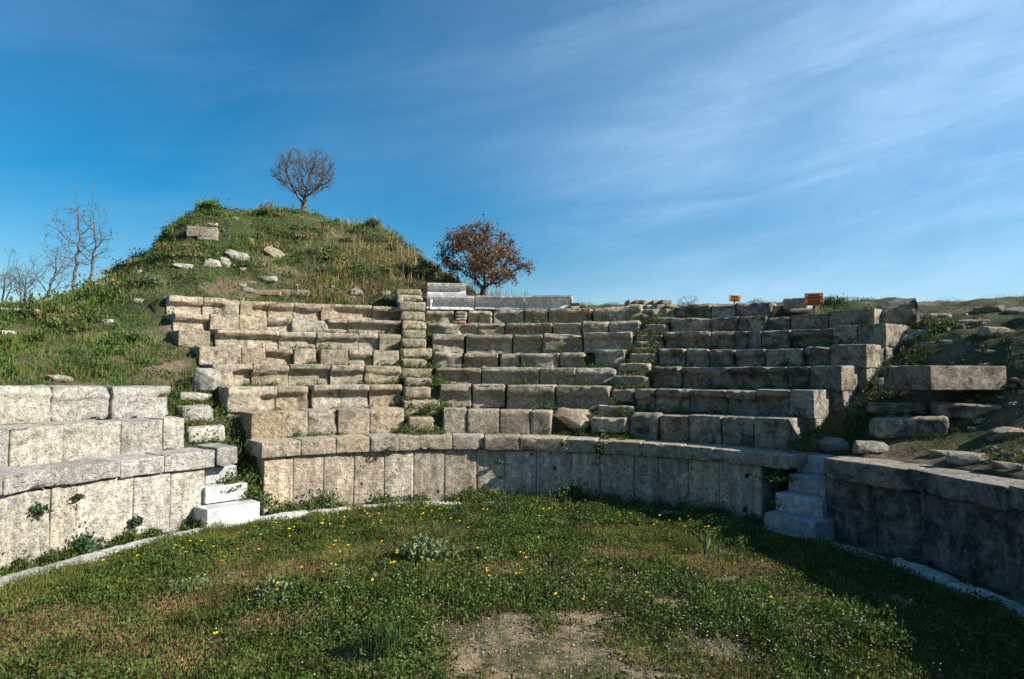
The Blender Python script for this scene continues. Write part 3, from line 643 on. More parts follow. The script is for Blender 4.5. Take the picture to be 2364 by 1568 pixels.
br(2250, 960, 130, 34, 'dark stone in the shadow under the long squared block', 'R', 'dark')
# small rubble heap on the middle right skyline: layered flat stones
def heap(px0, px1, py0, py1, R, n, label, name='rubble_pile'):
    th, z = cyl((px0 + px1) / 2, py1, R); root = thing(name, label, 'rubble', tuple(pol(th, R, z)), None)
    rows_ = n // 5
    for j in range(rows_):
        y = py1 - (py1 - py0) * (j) / rows_; hpx = (py1 - py0) / rows_ * 1.25
        x = px0 + random.uniform(0, 8)
        while x < px1 - 6:
            wpx = random.uniform(14, 34); th, z = cyl(x + wpx / 2, y, R + .05 * j); P0 = pol(th, R + .12 * j, z); s = P0[1] / F
            p, Q = blockmesh(wpx * s, .35, hpx * s, 'T', .03); V = xform(p, (0, 0, 0), random.uniform(-.3, .3), 0, random.uniform(-.08, .08)) + P0
            obj('rubble_stone', V, Q, MS[random.choice(['rock', 'dark', 'seat'])], root, smooth=True); x += wpx * .92
    return root
heap(1440, 1545, 693, 738, 10.3, 20, 'heap of thin layered stones on the skyline between central and right wedges')
heap(1312, 1340, 700, 716, 10.6, 10, 'small heap of chips beside the right end of the marble seats')
# patch of small stones and a brick filling the gap in the top central row
th, z = cyl(Z6(630), 655.2 + 345 * .26392, RR[7]); root = thing('stone_infill', 'small stacked stones and a red brick filling the gap in the topmost central row', 'stone infill', tuple(pol(th, RR[7], z)))
for y0, y1, a, b, mt_, nm in [(345, 318, 565, 680, 'brick', 'brick'), (318, 292, 580, 685, 'seat', 'stone'), (292, 268, 575, 690, 'pale', 'stone'), (268, 240, 585, 690, 'seat', 'stone')]:
    t0, zz = cyl(Z6(a), 655.2 + y1 * .26392, RR[7]); t1 = cyl(Z6(b), 700, RR[7])[0]
    ringblock(t0, t1, RR[7] + .02, zz - (y0 - y1) * .0033, zz, .5, 'R', MS[mt_], root, nm)

# ------------------------------------------------------------------ marble bench blocks with moulded backs
def moulding(px0, px1, ytop, ybot, R, label, group, upper=False, paw=False):
    t0, zt = cyl(px0, ytop, R); t1 = cyl(px1, ytop, R)[0]; zb = cyl((px0 + px1) / 2, ybot, R)[1]; H = zt - zb
    if upper: pf = [(0, .0), (.18, .0), (.22, .03), (.30, .10), (.45, .13), (.60, .09), (.70, .03), (.76, .0), (.79, .0), (.80, -.012), (.88, -.012), (.885, .004), (.91, .004), (.915, -.02), (1, -.02)]
    else: pf = [(0, .02), (.07, .02), (.1, .06), (.30, .12), (.5, .115), (.60, .08), (.68, .02), (.76, -.01), (.80, -.005), (.81, .015), (.84, .015), (.845, -.02), (1, -.02)]
    pf = [(v * H, y) for v, y in pf] + [(H, .42), (0, .42)]
    a = RAD((t0 + t1) / 2); ln = RAD(t0 - t1) * R - .012; nx = 24
    er = np.array([math.cos(a), math.sin(a)]); ex = np.array([math.sin(a), -math.cos(a)])
    prof = []
    for (v0, y0), (v1, y1) in zip(pf, pf[1:] + pf[:1]):
        n = max(1, int(math.hypot(v1 - v0, y1 - y0) / .03))
        for q_ in range(n): prof.append((v0 + (v1 - v0) * q_ / n, y0 + (y1 - y0) * q_ / n))
    prof = np.array(prof); m = len(prof); xs = np.linspace(-ln / 2, ln / 2, nx)
    sd = random.randint(0, 999); V = []
    for x in xs:
        wob = .006 * fbm(np.c_[np.full(m, x * 3), prof * 3], sd, 2); chip = .035 * np.clip(fbm(np.c_[np.full(m, x * 2.2), prof[:, 0] * 2, prof[:, 0] * 0], sd + 4, 2) - .55, 0, 1)
        rr = R + prof[:, 1] + wob + chip
        V.append(np.c_[CX + rr * er[0] + x * ex[0], CY + rr * er[1] + x * ex[1], zb + prof[:, 0]])
    V = np.array(V).reshape(-1, 3); Fq = []
    for i in range(nx - 1):
        for j in range(m): Fq.append((i * m + j, (i + 1) * m + j, (i + 1) * m + (j + 1) % m, i * m + (j + 1) % m))
    base = pol((t0 + t1) / 2, R + .2, zb)
    root = thing('marble_seat_back', label, 'marble block', tuple(base), group)
    # caps via triangle fans (as degenerate quads)
    c0 = len(V); V = np.r_[V, [V[:m].mean(0)], [V[-m:].mean(0)]]
    tris = [(c0, j, (j + 1) % m) for j in range(m)] + [(c0 + 1, (nx - 1) * m + (j + 1) % m, (nx - 1) * m + j) for j in range(m)]
    me = bpy.data.meshes.new('bench_block'); me.from_pydata((V - base).tolist(), [], Fq + tris); me.materials.append(MS['greymarble'])
    o = bpy.data.objects.new('block', me); C.objects.link(o); o.parent = root
    if paw:
        pts = [(.0, .05), (.05, .055), (.10, .035), (.2, .03), (.30, .045), (.37, .06), (.41, .05), (.43, .0)]; V2, F2 = [], []; sgm = 12
        for v, rad in pts:
            for s_ in range(sgm):
                an = 2 * pi * s_ / sgm; xx = -ln / 2 + .10 + rad * math.cos(an); rr = R - .01 + rad * math.sin(an) * .9
                V2.append((CX + rr * er[0] + xx * ex[0], CY + rr * er[1] + xx * ex[1], zb + v * H / .62))
        for i in range(len(pts) - 1):
            for j in range(sgm): F2.append((i * sgm + j, i * sgm + (j + 1) % sgm, (i + 1) * sgm + (j + 1) % sgm, (i + 1) * sgm + j))
        obj('carved_paw', V2, F2, MS['marble'], root, smooth=True)
GMB = 'moulded marble seat backs on top of the theatre'
y6 = lambda v: 655.2 + v * .26392
moulding(Z6(333), Z6(752), y6(100), y6(226), 10.75, 'left lower marble seat back with a carved paw at its left end', GMB, paw=True)
moulding(Z6(755), Z6(1184), y6(102), y6(222), 10.75, 'middle lower marble seat back, chipped at its upper right corner', GMB)
moulding(Z6(1188), Z6(1606), y6(103), y6(218), 10.75, 'right lower marble seat back, beside the chip heap and open sky', GMB)
moulding(Z6(339), Z6(682), y6(-8), y6(101), 10.9, 'single marble seat back stacked on top of the left lower one', GMB, upper=True)

# ------------------------------------------------------------------ signs
def flat(name, col):
    m, t, b = newmat(name); g = t.nodes.new('ShaderNodeNewGeometry')
    L(t, mixc(t, mr(t, noise(t, g.outputs['Position'], 14, 6), .4, .7), col, tuple(c * .75 for c in col)), b.inputs['Base Color']); b.inputs['Roughness'].default_value = .5; return m
M_or = flat('rust_orange_paint', (.42, .10, .022)); M_or2 = flat('bright_orange_paint', (.85, .25, .02)); M_bk = flat('black_paint', (.025, .012, .01)); M_st = flat('steel_post', (.08, .075, .07))
def bx(x0, x1, y0, y1, z0, z1):
    V = np.array([(x, y, z) for x in (x0, x1) for y in (y0, y1) for z in (z0, z1)]); return V, np.array([(0, 1, 3, 2), (4, 6, 7, 5), (0, 4, 5, 1), (2, 3, 7, 6), (0, 2, 6, 4), (1, 5, 7, 3)])
def sign(px, py, dep, wpx, hpx, postpx, lines, mat, label, tilt=0., bar=None, yaw=0.):
    P = at(px, py, dep); s = dep / F; W_, H_ = wpx * s, hpx * s
    root = thing('warning_sign', label, 'sign', tuple(P - np.array([0, 0, H_ / 2 + postpx * s])), 'orange warning signs on the skyline'); root.rotation_euler = (0, tilt, yaw)
    b = np.array(root.location); zc_ = H_ / 2 + postpx * s
    V, Q = bx(-W_ / 2, W_ / 2, -.012, .012, zc_ - H_ / 2, zc_ + H_ / 2); obj('sign_board', V + b, Q, mat, root)
    V, Q = bx(-.02, .02, .015, .05, -.3, zc_ + H_ * .3); obj('post', V + b, Q, M_st, root)
    for txt, fy, fh, fw in lines:
        cu = bpy.data.curves.new('lettering', 'FONT'); cu.body = txt; cu.align_x = 'CENTER'; cu.align_y = 'CENTER'; cu.size = 1; cu.extrude = .002
        to = bpy.data.objects.new('tmp', cu); C.objects.link(to); bpy.context.view_layer.update(); dims = to.dimensions.copy()
        cu.offset = .02
        me = bpy.data.meshes.new_from_object(to); bpy.data.objects.remove(to)
        me.transform(mathutils.Matrix.Diagonal((fw * W_ / max(dims.x, .01), fh * H_ / max(dims.y, .01), 1, 1)))
        me.transform(mathutils.Matrix.Rotation(pi / 2, 4, 'X')); me.materials.clear(); me.materials.append(M_bk)
        o = bpy.data.objects.new('lettering', me); C.objects.link(o); o.parent = root; o.location = (0, -.015, zc_ + (fy - .5) * H_)
    if bar: V, Q = bx(-W_ * .38, W_ * .38, -.017, -.0125, zc_ + (bar - .5) * H_ - .008, zc_ + (bar - .5) * H_ + .008); obj('dividing_line', V + b, Q, M_bk, root)
TXT = [('GİRİLMEZ', .83, .15, .62), ('KAZI SAHASIDIR', .64, .15, .84), ('NO ENTER', .31, .15, .66), ('EXCAVATION AREA', .12, .15, .92)]
sign(1880, 691, 13.7, 42, 29, 16, TXT, M_or, 'larger rust orange warning sign in Turkish and English, on a post by the upright block', tilt=-.04, bar=.48)
sign(1694, 689, 19.5, 25, 14, 22, [(a, b, c * .8, d * .8) for a, b, c, d in TXT], M_or2, 'smaller bright orange warning sign behind the topmost shaded blocks', tilt=.06)
# ------------------------------------------------------------------ vegetation
def kites(P, D, Ln, Wd, nrm_r=.5, rg=rng):
    """leaf quads: base P, direction D (unit), length, width"""
    n = len(P); side = np.cross(D, rg.normal(0, 1, (n, 3))); side /= np.linalg.norm(side, axis=1, keepdims=True) + 1e-9
    Ln = np.asarray(Ln)[:, None]; Wd = np.asarray(Wd)[:, None]
    mid = P + D * Ln * .5 + np.array([0, 0, 1.]) * Ln * .04; tip = P + D * Ln - np.array([0, 0, 1.]) * Ln * .08
    V = np.stack([P, mid + side * Wd * .5, tip, mid - side * Wd * .5], 1).reshape(-1, 3)
    return V, np.arange(4 * n).reshape(-1, 4)
def updirs(n, spread, rg=rng):
    a = rg.uniform(0, 2 * pi, n); t = np.abs(rg.normal(0, spread, n)); t = np.minimum(t, 1.5)
    return np.c_[np.sin(t) * np.cos(a), np.sin(t) * np.sin(a), np.cos(t)]
class Bag:
    def __init__(s): s.V = []; s.Q = []; s.M = []; s.n = 0
    def add(s, V, Q, m): s.V.append(V); s.Q.append(Q + s.n); s.M.append(np.full(len(Q), m) if np.isscalar(m) else m); s.n += len(V)
    def out(s, name, mats, **k):
        if not s.V: return None
        return obj(name, np.concatenate(s.V), np.concatenate(s.Q), mats, mi=np.concatenate(s.M), **k)
def floorpt(px, py): d = ray(px, py); t = -ZC / d[2]; return np.array([d[0] * t, d[1] * t])
# --- orchestra lawn
bare = [((1220,1545),1.05,.36),((1060,1470),.35,.16),((1330,1480),.30,.16),((1700,1345),.45,.12),((1560,1400),.3,.10),((850,1545),.3,.1),((1640,1500),.45,.2),((1330,1440),.5,.10),((1180,1440),.4,.08),((1000,1425),.3,.1)]
dryp = [((80,1480),1.0,.5),((330,1500),.9,.4),((620,1440),.5,.3),((560,1265),.4,.15),((1400,1230),.4,.15),((430,1400),.7,.35),((700,1340),.7,.3),((1700,1320),.6,.25),((1880,1400),.5,.2),((1450,1290),.7,.25),((1150,1330),.6,.25)]
def barem(x, y):
    b = 0 * x
    for (px, py), rx, ry in bare:
        c = floorpt(px, py); b = np.maximum(b, np.exp(-(((x - c[0]) / rx) ** 2 + ((y - c[1]) / (ry * 2)) ** 2)))
    return b * 1.0 - .04 + .42 * fbm(np.c_[x * 1.9, y * 1.9, 0 * x], 21, 5, .65)
n = 520000
r = 5.5 * np.sqrt(rng.uniform(0, 1, n)); a = rng.uniform(0, 2 * pi, n); x = CX + r * np.cos(a); y = CY + r * np.sin(a)
k = (y > 2.2) & (y > np.abs(x) * 1.05) & (r < 5.36 + .1 * vnoise(np.c_[x * 2, y * 2, 0 * x], 8)); x, y, r = x[k], y[k], r[k]
b = barem(x, y); cl = fbm(np.c_[x * .9, y * .9, 0 * x + 3], 31, 3); jit = rng.uniform(-.25, .25, len(x))
keep = rng.uniform(0, 1, len(x)) > sst(.28, .60, b + jit * .4) * .93; x, y, b, cl, r = x[keep], y[keep], b[keep], cl[keep], r[keep]
z = zfloor(x, y); u = rng.uniform(0, 1, len(x))
kind = np.where(u < np.clip(.55 + cl * .9, .08, .92), 0, 1)                 # clover or grass
dry = rng.uniform(0, 1, len(x)) < np.clip(b * 1.25 - .05, .10, .93); dm = 0 * x
for (px_, py_), rx_, ry_ in dryp:
    c_ = floorpt(px_, py_); dm = np.maximum(dm, np.exp(-(((x - c_[0]) / rx_) ** 2 + ((y - c_[1]) / (ry_ * 1.6)) ** 2)))
dry = dry | (rng.uniform(0, 1, len(x)) < np.clip(dm * 1.25 + .5 * fbm(np.c_[x * 2.5, y * 2.5, 0 * x], 61, 3) - .05, 0, .85)); kind = np.where(dry, 2, kind)
B = Bag()
hgt = 1 + 1.2 * sst(-.1, .6, cl) + 1.6 * sst(.1, .8, fbm(np.c_[x * 4, y * 4, 0 * x], 71, 2)) + .8 * sst(4.6, 5.4, r)
for kd, sp, l0, l1, w0, w1 in ((0, 1.15, .018, .048, .014, .034), (1, .6, .03, .085, .004, .008), (2, 1.2, .02, .08, .004, .013)):
    i = kind == kd; m_ = i.sum(); P = np.c_[x[i], y[i], z[i] + (rng.uniform(0, .045, m_) * hgt[i] if kd == 0 else 0)]
    Dv = updirs(m_, sp); V, Q = kites(P, Dv, rng.uniform(l0, l1, m_) * (hgt[i] if kd == 1 else 1), rng.uniform(w0, w1, m_)); B.add(V, Q, kd)
B.out('lawn', [ML['clover'], ML['grass'], ML['dry']], label='low clover and grass with brown worn patches on the orchestra floor', cat='grass', kind='stuff')
# pebbles on the bare soil
n = 30000; x = rng.uniform(-4, 4.5, n); y = rng.uniform(4.6, 10, n); k = barem(x, y) > .45; x, y = x[k], y[k]; m_ = len(x)
s = .003 + .012 * rng.uniform(0, 1, m_) ** 3; c = np.c_[x, y, zfloor(x, y) + s * .3]; T_ = np.array([(1, 0, 0), (-.5, .87, 0), (-.5, -.87, 0), (0, 0, 1)]); 
V = (c[:, None, :] + T_[None] * s[:, None, None] * rng.uniform(.6, 1.3, (m_, 4, 1))).reshape(-1, 3); q0 = np.arange(m_)[:, None] * 4
obj('gravel', V, np.concatenate([q0 + np.array(f) for f in ((0, 1, 3), (1, 2, 3), (2, 0, 3))]), MS['pale'], label='loose pale grit on the bare soil patches', cat='gravel', kind='stuff')
# flowers
def flowers(name, label, spots, mat, size, hmax, n_extra):
    xs, ys = [], []
    for (px, py), rad, cnt in spots:
        c = floorpt(px, py); cnt = int(cnt * (.72 if 'yellow' in name else 1)); xs += list(rng.normal(c[0], rad, cnt)); ys += list(rng.normal(c[1], rad * .8, cnt))
    xs = np.array(xs); ys = np.array(ys); k = np.hypot(xs - CX, ys - CY) < 5.4; xs, ys = xs[k], ys[k]; m_ = len(xs)
    hh = rng.uniform(.6, 1., m_) * hmax; Bf = Bag(); np_ = 7
    cs = np.c_[xs, ys, zfloor(xs, ys) + hh]
    for j in range(np_):
        an = 2 * pi * j / np_ + rng.uniform(0, 1, m_); Dv = np.c_[np.cos(an) * .85, np.sin(an) * .85, np.full(m_, .5)]; Dv /= np.linalg.norm(Dv, axis=1, keepdims=True)
        sz = size * rng.uniform(.7, 1.3, m_); V, Q = kites(cs, Dv, sz, sz * .8); Bf.add(V, Q, 0)
    V, Q = kites(cs - np.array([0, 0, 1.]) * hh[:, None], np.tile([0, 0, 1.], (m_, 1)), hh, np.full(m_, .004)); Bf.add(V, Q, 1)
    Bf.out(name, [mat, ML['grass']], label=label, cat='flowers', kind='stuff')
flowers('yellow_flowers', 'small yellow wild flowers dotted over the lawn', [((860,1220),.55,46),((1000,1190),.5,24),((700,1240),.5,22),((1250,1200),.6,26),((1500,1215),.45,26),((1600,1235),.4,14),((900,1330),.7,34),((1180,1340),.6,16),((500,1290),.6,14),((300,1310),.5,10),((1300,1150),.25,20),((1400,1290),.8,12),((800,1460),.8,8),((1700,1450),.8,8)], ML['yellow'], .022, .19, 0)
flowers('lilac_flowers', 'tiny pale lilac flowers scattered through the lawn', [((1000,1360),.7,90),((1400,1370),.6,90),((1700,1400),.7,110),((1900,1480),.6,70),((800,1440),.7,60),((1600,1470),.5,80),((900,1520),.4,30),((1900,1530),.4,40)], ML['white'], .009, .14, 0)
# --- grass on the banks and the mound
n = 760000
a = rng.uniform(8, 205, n); r = 6.0 + 19 * rng.uniform(0, 1, n) ** 1.15
lb = np.interp(r, *LEFTB); rb = np.interp(r, *RIGHTB)
ok = np.where(a > 141.3, r > RR[2] + .62, np.where(a > lb + 1.2, r > 7.5, np.where(a > rb, r > RR[7] + .62, np.where(a > 31.5, r > 6.6, r > RR[0] + .9))))
a, r = a[ok], r[ok]; x = CX + r * np.cos(np.radians(a)); y = CY + r * np.sin(np.radians(a)); k = y > .5; x, y, r, a = x[k], y[k], r[k], a[k]
z = zter(x, y); mb = fbm(np.c_[x * .8, y * .8, z], 41, 4); m2 = fbm(np.c_[x * 2.2, y * 2.2, z * 2], 51, 3)
right = a < 45
keep = rng.uniform(0, 1, len(x)) < np.where(right, np.clip(.22 + 1.1 * m2, .02, .8), np.clip(.9 + .6 * m2, .2, 1)); x, y, z, r, a, mb, m2, right = [q[keep] for q in (x, y, z, r, a, mb, m2, right)]
lush = sst(.1, .7, mb) ; u = rng.uniform(0, 1, len(x))
rflank = sst(-7.5, -3.5, x) * sst(1.5, -1, x) * (r > 11)                     # the mound's right flank is dry and tall
kind = np.where(u < .05 + .36 * rflank + np.clip(.30 * -m2, 0, .22) + .25 * right, 1, 0); kind = np.where((kind == 0) & (rng.uniform(0, 1, len(x)) < .30 + .8 * m2), 2, kind)
L0 = .68 * (.09 + .12 * lush + .10 * rng.uniform(0, 1, len(x))) * np.where(right, .5, 1) * np.where(r > 11, 1.15, 1) * np.where((x > 0) & (r > 10), .5, 1)
B = Bag()
for kd, sp, wf in ((0, .65, .10), (1, .45, .06), (2, 1.0, .35)):
    i = kind == kd; m_ = i.sum(); P = np.c_[x[i], y[i], z[i] - .01 + (rng.uniform(0, .12, m_) * sst(-.2, .8, m2[i]) if kd != 1 else 0)]; ll = L0[i] * (1.3 if kd == 1 else .55 if kd == 2 else 1)
    V, Q = kites(P, updirs(m_, sp), ll, np.clip(ll * wf, .008, .045)); B.add(V, Q, kd)
i = (rflank > .3) & (rng.uniform(0, 1, len(x)) < .03); m_ = i.sum(); V, Q = kites(np.c_[x[i], y[i], z[i]], updirs(m_, .25), rng.uniform(.25, .6, m_), np.full(m_, .014)); B.add(V, Q, 3)
B.out('bank_grass', [ML['bank'], ML['dry'], ML['scrub'], ML['straw']], label='rough grass, weeds and dry stalks covering the mound and banks', cat='grass', kind='stuff')
# --- weeds in the joints of the rows, on the stairs and at the wall foot
B = Bag()
def tuft(B, c, rad, h, n, kinds=(0, 1, 2), leaf=(.025, .06), flat=.6):
    d = rng.normal(0, 1, (n, 2)) * rad * .5; hh = np.abs(rng.normal(0, .5, n)) * h * np.exp(-(d ** 2).sum(1) / (rad * rad))
    P = np.c_[c[0] + d[:, 0], c[1] + d[:, 1], c[2] + hh]; ll = rng.uniform(*leaf, n); kk = rng.choice(kinds, n)
    for q in set(kinds):
        i = kk == q
        if i.sum(): V, Q = kites(P[i], updirs(i.sum(), .35 if q == 1 else 1.0), ll[i] * (1.9 if q == 1 else 1), ll[i] * (.14 if q == 1 else .55)); B.add(V, Q, q)
for k in range(0, 7):
    for j in range(110):
        th = rng.uniform(np.interp(RR[k], *RIGHTB) + 0, np.interp(RR[k], *LEFTB))
        if vnoise(np.array([[th * .22, k * 5.3, .5]]), 77)[0] < .05 and rng.uniform() > .14: continue
        zz = zrow(k, th) - .01; tuft(B, pol(th, RR[k + 1] - .03, zz), rng.uniform(.06, .15), rng.uniform(.06, .20), int(rng.uniform(20, 70)), (0, 0, 3, 2, 1) if rng.uniform() < .75 else (4, 1, 0))
for th0_, th1_, dens in ((99.5, 105.8, 170), (65, 71, 110), (131.5, 141, 190), (32.0, 36.5, 130)):
    for j in range(dens):
        th = rng.uniform(th0_, th1_); rr_ = rng.uniform(6.0, 10.4)
        if th0_ > 130 and rr_ > 8: continue
        P = pol(th, rr_); zz = max(zter([P[0]], [P[1]])[0], 0)
        tuft(B, (P[0], P[1], zz + .02), rng.uniform(.07, .16), rng.uniform(.08, .22), int(rng.uniform(25, 70)), (0, 0, 2, 1, 4) if th0_ < 130 else (0, 1, 2, 0), (.03, .075))
for th, rr_, zz in TUFTS: tuft(B, pol(th, rr_, zz), rng.uniform(.05, .11), rng.uniform(.05, .13), int(rng.uniform(15, 50)), (0, 1, 1, 2, 5), (.025, .055))
for th, rr_, zz in ((39.5, 6.0, .75), (38.8, 6.2, 1.), (39.2, 5.95, .35), (38, 6.5, 1.25), (37.8, 6.8, 1.4), (40, 5.95, .1)):
    for q in range(5): tuft(B, pol(th + rng.normal(0, .5), rr_ + rng.normal(0, .08), zz), .14, .2, 110, (0, 2, 2, 3), (.03, .07))
for j in range(420):                                        # foot of the long wall
    th = rng.uniform(41, 130); f = .5 + .5 * vnoise(np.array([[th * .16, 0, 3.3]]), 5)[0]
    if rng.uniform() > f * (1.0 if th < 100 else .75): continue
    P = pol(th, RW - rng.uniform(.03, .45 if th < 102 else .2), .03); h = rng.uniform(.10, .30) * (.6 + f * .6)
    tuft(B, P, rng.uniform(.08, .18), h, int(60 + 120 * f), (0, 0, 2, 1, 3), (.03, .075))
for j in range(160):
    th = rng.uniform(141, 190); f = vnoise(np.array([[th * .3, 0, 3.3]]), 6)[0]
    if f < -.1: continue
    tuft(B, pol(th, RW - rng.uniform(.03, .14), .03), rng.uniform(.07, .13), rng.uniform(.07, .2), 50, (0, 0, 2, 1), (.03, .07))
for th, rr_, zz, h in ((130.8, 6.05, .15, .5), (132.5, 6.2, .45, .5), (133.5, 6.5, .8, .5), (134.0, 7.2, 1.3, .35), (133.0, 7.4, 1.5, .35), (134, 6.0, .35, .3), (136, 6.05, .5, .25)):
    for q in range(5): P = pol(th + rng.normal(0, .5), rr_ + rng.normal(0, .1), zz); tuft(B, P, .2, h, 170, (0, 0, 4, 1), (.04, .09))
for j in range(420):                                        # tussocks and scrub clumps on the mound and the left slope
    th = rng.uniform(100, 190); rr_ = rng.uniform(9., 21); P = pol(th, rr_)
    if (th > 141 or rr_ > 11.6) and P[1] > 3: tuft(B, (P[0], P[1], zter([P[0]], [P[1]])[0]), rng.uniform(.15, .45), rng.uniform(.12, .38), int(rng.uniform(80, 220)), [(0, 0, 1), (0, 4, 2), (5, 1, 5), (3, 0, 1)][int(rng.integers(0, 4))], (.05, .11))
B.out('weeds', [ML['scrub'], ML['grass'], ML['clover'], ML['greyleaf'], ML['scrub'], ML['dry']], label='weeds and grass tufts growing in the joints of the ruin', cat='weeds', kind='stuff')
# --- single plants
def plant(name, label, cat, P, rad, h, nleaf, leaf, mat, stem=True, droop=1., group=None, wide=.6, hang=0., stemmat='dark', nst=7):
    root = thing(name, label, cat, tuple(P), group); P = np.array(P); tips = []; seg = []
    for i in range(nst):
        d = updirs(1, .8)[0]; e = P + np.array([d[0] * rad, d[1] * rad, d[2] * h - hang * rng.uniform(0, 1)]) * rng.uniform(.6, 1); m = P + (e - P) * .5 + np.array([0, 0, .1 * h]); seg += [(P, m, .010, .007), (m, e, .007, .003)]
    tubes(seg, MB[stemmat], root, 'stems', 4)
    q = rng.normal(0, .45, (nleaf, 3)); c = P + np.c_[q[:, 0] * rad, q[:, 1] * rad, np.abs(q[:, 2]) * h + .1 * h - hang * np.abs(rng.normal(0, .5, nleaf))]
    # gather the leaves in bunches
    cen = c[rng.integers(0, max(1, nleaf // 12), nleaf)]; c = c * .45 + cen * .55
    V, Q = kites(c, updirs(nleaf, droop), rng.uniform(.7, 1.25, nleaf) * leaf, rng.uniform(.7, 1.2, nleaf) * leaf * wide)
    obj('leaves', V, Q, mat, root)
    return root
def tubes(seg, mat, parent, name, sides=5):
    if not seg: return
    p0 = np.array([s[0] for s in seg]); p1 = np.array([s[1] for s in seg]); r0 = np.array([s[2] for s in seg])[:, None]; r1 = np.array([s[3] for s in seg])[:, None]
    d = p1 - p0; d /= np.linalg.norm(d, axis=1, keepdims=True) + 1e-9; u = np.cross(d, [.3, .9, .31]); u /= np.linalg.norm(u, axis=1, keepdims=True) + 1e-9; v = np.cross(d, u)
    V = []
    for k_ in range(sides):
        a_ = 2 * pi * k_ / sides; e = u * math.cos(a_) + v * math.sin(a_); V += [p0 + e * r0, p1 + e * r1 ]
    V = np.stack(V, 1).reshape(-1, 3); n_ = len(seg); b_ = np.arange(n_)[:, None] * 2 * sides
    Q = np.concatenate([b_ + np.array([2 * k_, 2 * ((k_ + 1) % sides), 2 * ((k_ + 1) % sides) + 1, 2 * k_ + 1]) for k_ in range(sides)])
    return obj(name, V, Q, mat, parent, smooth=True)
GF = 'leafy plants rooted in the joints of the pale left wall'
def wallp(px, py, R, out_=.05): th, z = cyl(px, py, R); return pol(th, R - out_, z)
plant('wall_plant', 'round dark leafy plant high on the pale wall nearest the left edge', 'plant', wallp(86, 1192, RW), .16, .14, 130, .055, ML['fig'], group=GF)
plant('wall_plant', 'small dark leafy plant just under the coping of the pale wall', 'plant', wallp(172, 1156, RW), .13, .10, 80, .05, ML['fig'], group=GF)
plant('wall_plant', 'tallest dark leafy bush at the foot of the pale wall', 'plant', wallp(182, 1300, RW, .12), .22, .52, 420, .06, ML['fig'], group=GF, nst=12)
plant('wall_plant', 'lower spreading leafy bush right of the tallest one by the pale wall', 'plant', wallp(232, 1290, RW, .12), .26, .26, 260, .055, ML['fig'], group=GF)
fp = wallp(305, 1215, RW, .07); rt = plant('wall_plant', 'tufted leafy plant on a thin bare reddish stem at the pale wall', 'plant', fp, .13, .14, 120, .055, ML['fig'], group=GF)
tubes([(fp - np.array([0, 0, .36]), fp, .014, .010)], MB['grey'], rt, 'stem')
plant('wall_plant', 'leafy weeds left of the lowest sunlit marble step', 'plant', wallp(450, 1228, RW, .2), .25, .2, 220, .055, ML['clover'], group=GF)
GW = 'plants hanging on the long back wall'
plant('wall_plant', 'grey green tuft in the joint high on the long back wall', 'plant', wallp(1155, 1074, RW), .09, .09, 70, .05, ML['greyleaf'], group=GW)
plant('wall_plant', 'small weed lower in the same joint as the grey green tuft', 'plant', wallp(1155, 1104, RW), .08, .07, 45, .045, ML['greyleaf'], group=GW)
plant('wall_plant', 'creeping plant spilling over the coping of the back wall, left part', 'plant', wallp(892, 1040, RR[0], .02), .22, .07, 170, .045, ML['greyleaf'], group=GW, hang=.03)
plant('wall_plant', 'plant hanging over the coping right of the middle of the back wall', 'plant', wallp(1298, 1026, RR[0], .02), .11, .07, 110, .05, ML['greyleaf'], group=GW, hang=.15)
plant('wall_plant', 'long trailing plant over the coping where the back wall turns shady', 'plant', wallp(1385, 1028, RR[0], .02), .12, .05, 150, .055, ML['fig'], group=GW, hang=.28)
GP = 'larger weeds on the orchestra lawn and by the wall foot'
f2 = lambda px, py, h=0.04: (*floorpt(px, py), h)
plant('weed_clump', 'heap of wilting grey green leafy weeds in the middle of the lawn', 'weeds', f2(990, 1300), .42, .26, 520, .075, ML['greyleaf'], group=GP, stemmat='grey', nst=16)
plant('weed_clump', 'flattened wilted weeds lying right of the grey green heap', 'weeds', f2(1110, 1300), .42, .07, 220, .06, ML['greyleaf'], group=GP, stemmat='grey', nst=14)
plant('weed_clump', 'sprawling pale weeds on the left part of the lawn', 'weeds', f2(640, 1385), .40, .14, 300, .06, ML['greyleaf'], group=GP, stemmat='grey', nst=18)
plant('weed_clump', 'low pale weeds left of the sprawling ones, towards the pale wall', 'weeds', f2(440, 1370), .45, .10, 280, .055, ML['greyleaf'], group=GP, stemmat='grey', nst=14)
plant('weed_clump', 'dark grassy tussock near the bottom edge, left of the bare soil', 'weeds', f2(880, 1535), .26, .22, 700, .13, ML['scrub'], group=GP, droop=.6, wide=.07)
plant('weed_clump', 'tall weeds with yellow flowers against the middle of the back wall', 'weeds', (*pol(76, RW - .25)[:2], .03), .38, .38, 420, .06, ML['clover'], group=GP, nst=16)
plant('weed_clump', 'grey green bush at the foot of the back wall near its left end', 'weeds', (*pol(121, RW - .12)[:2], .05), .24, .30, 380, .055, ML['greyleaf'], group=GP, nst=10)
plant('weed_clump', 'pale upright dock leaves at the edge of the shadow on the lawn', 'weeds', f2(1627, 1288), .10, .22, 16, .20, ML['greyleaf'], group=GP, droop=.35, wide=.3, nst=3)
plant('weed_clump', 'leafy weeds catching the sun along the shadow edge at lower right', 'weeds', f2(2030, 1500), .4, .16, 420, .05, ML['clover'], group=GP)
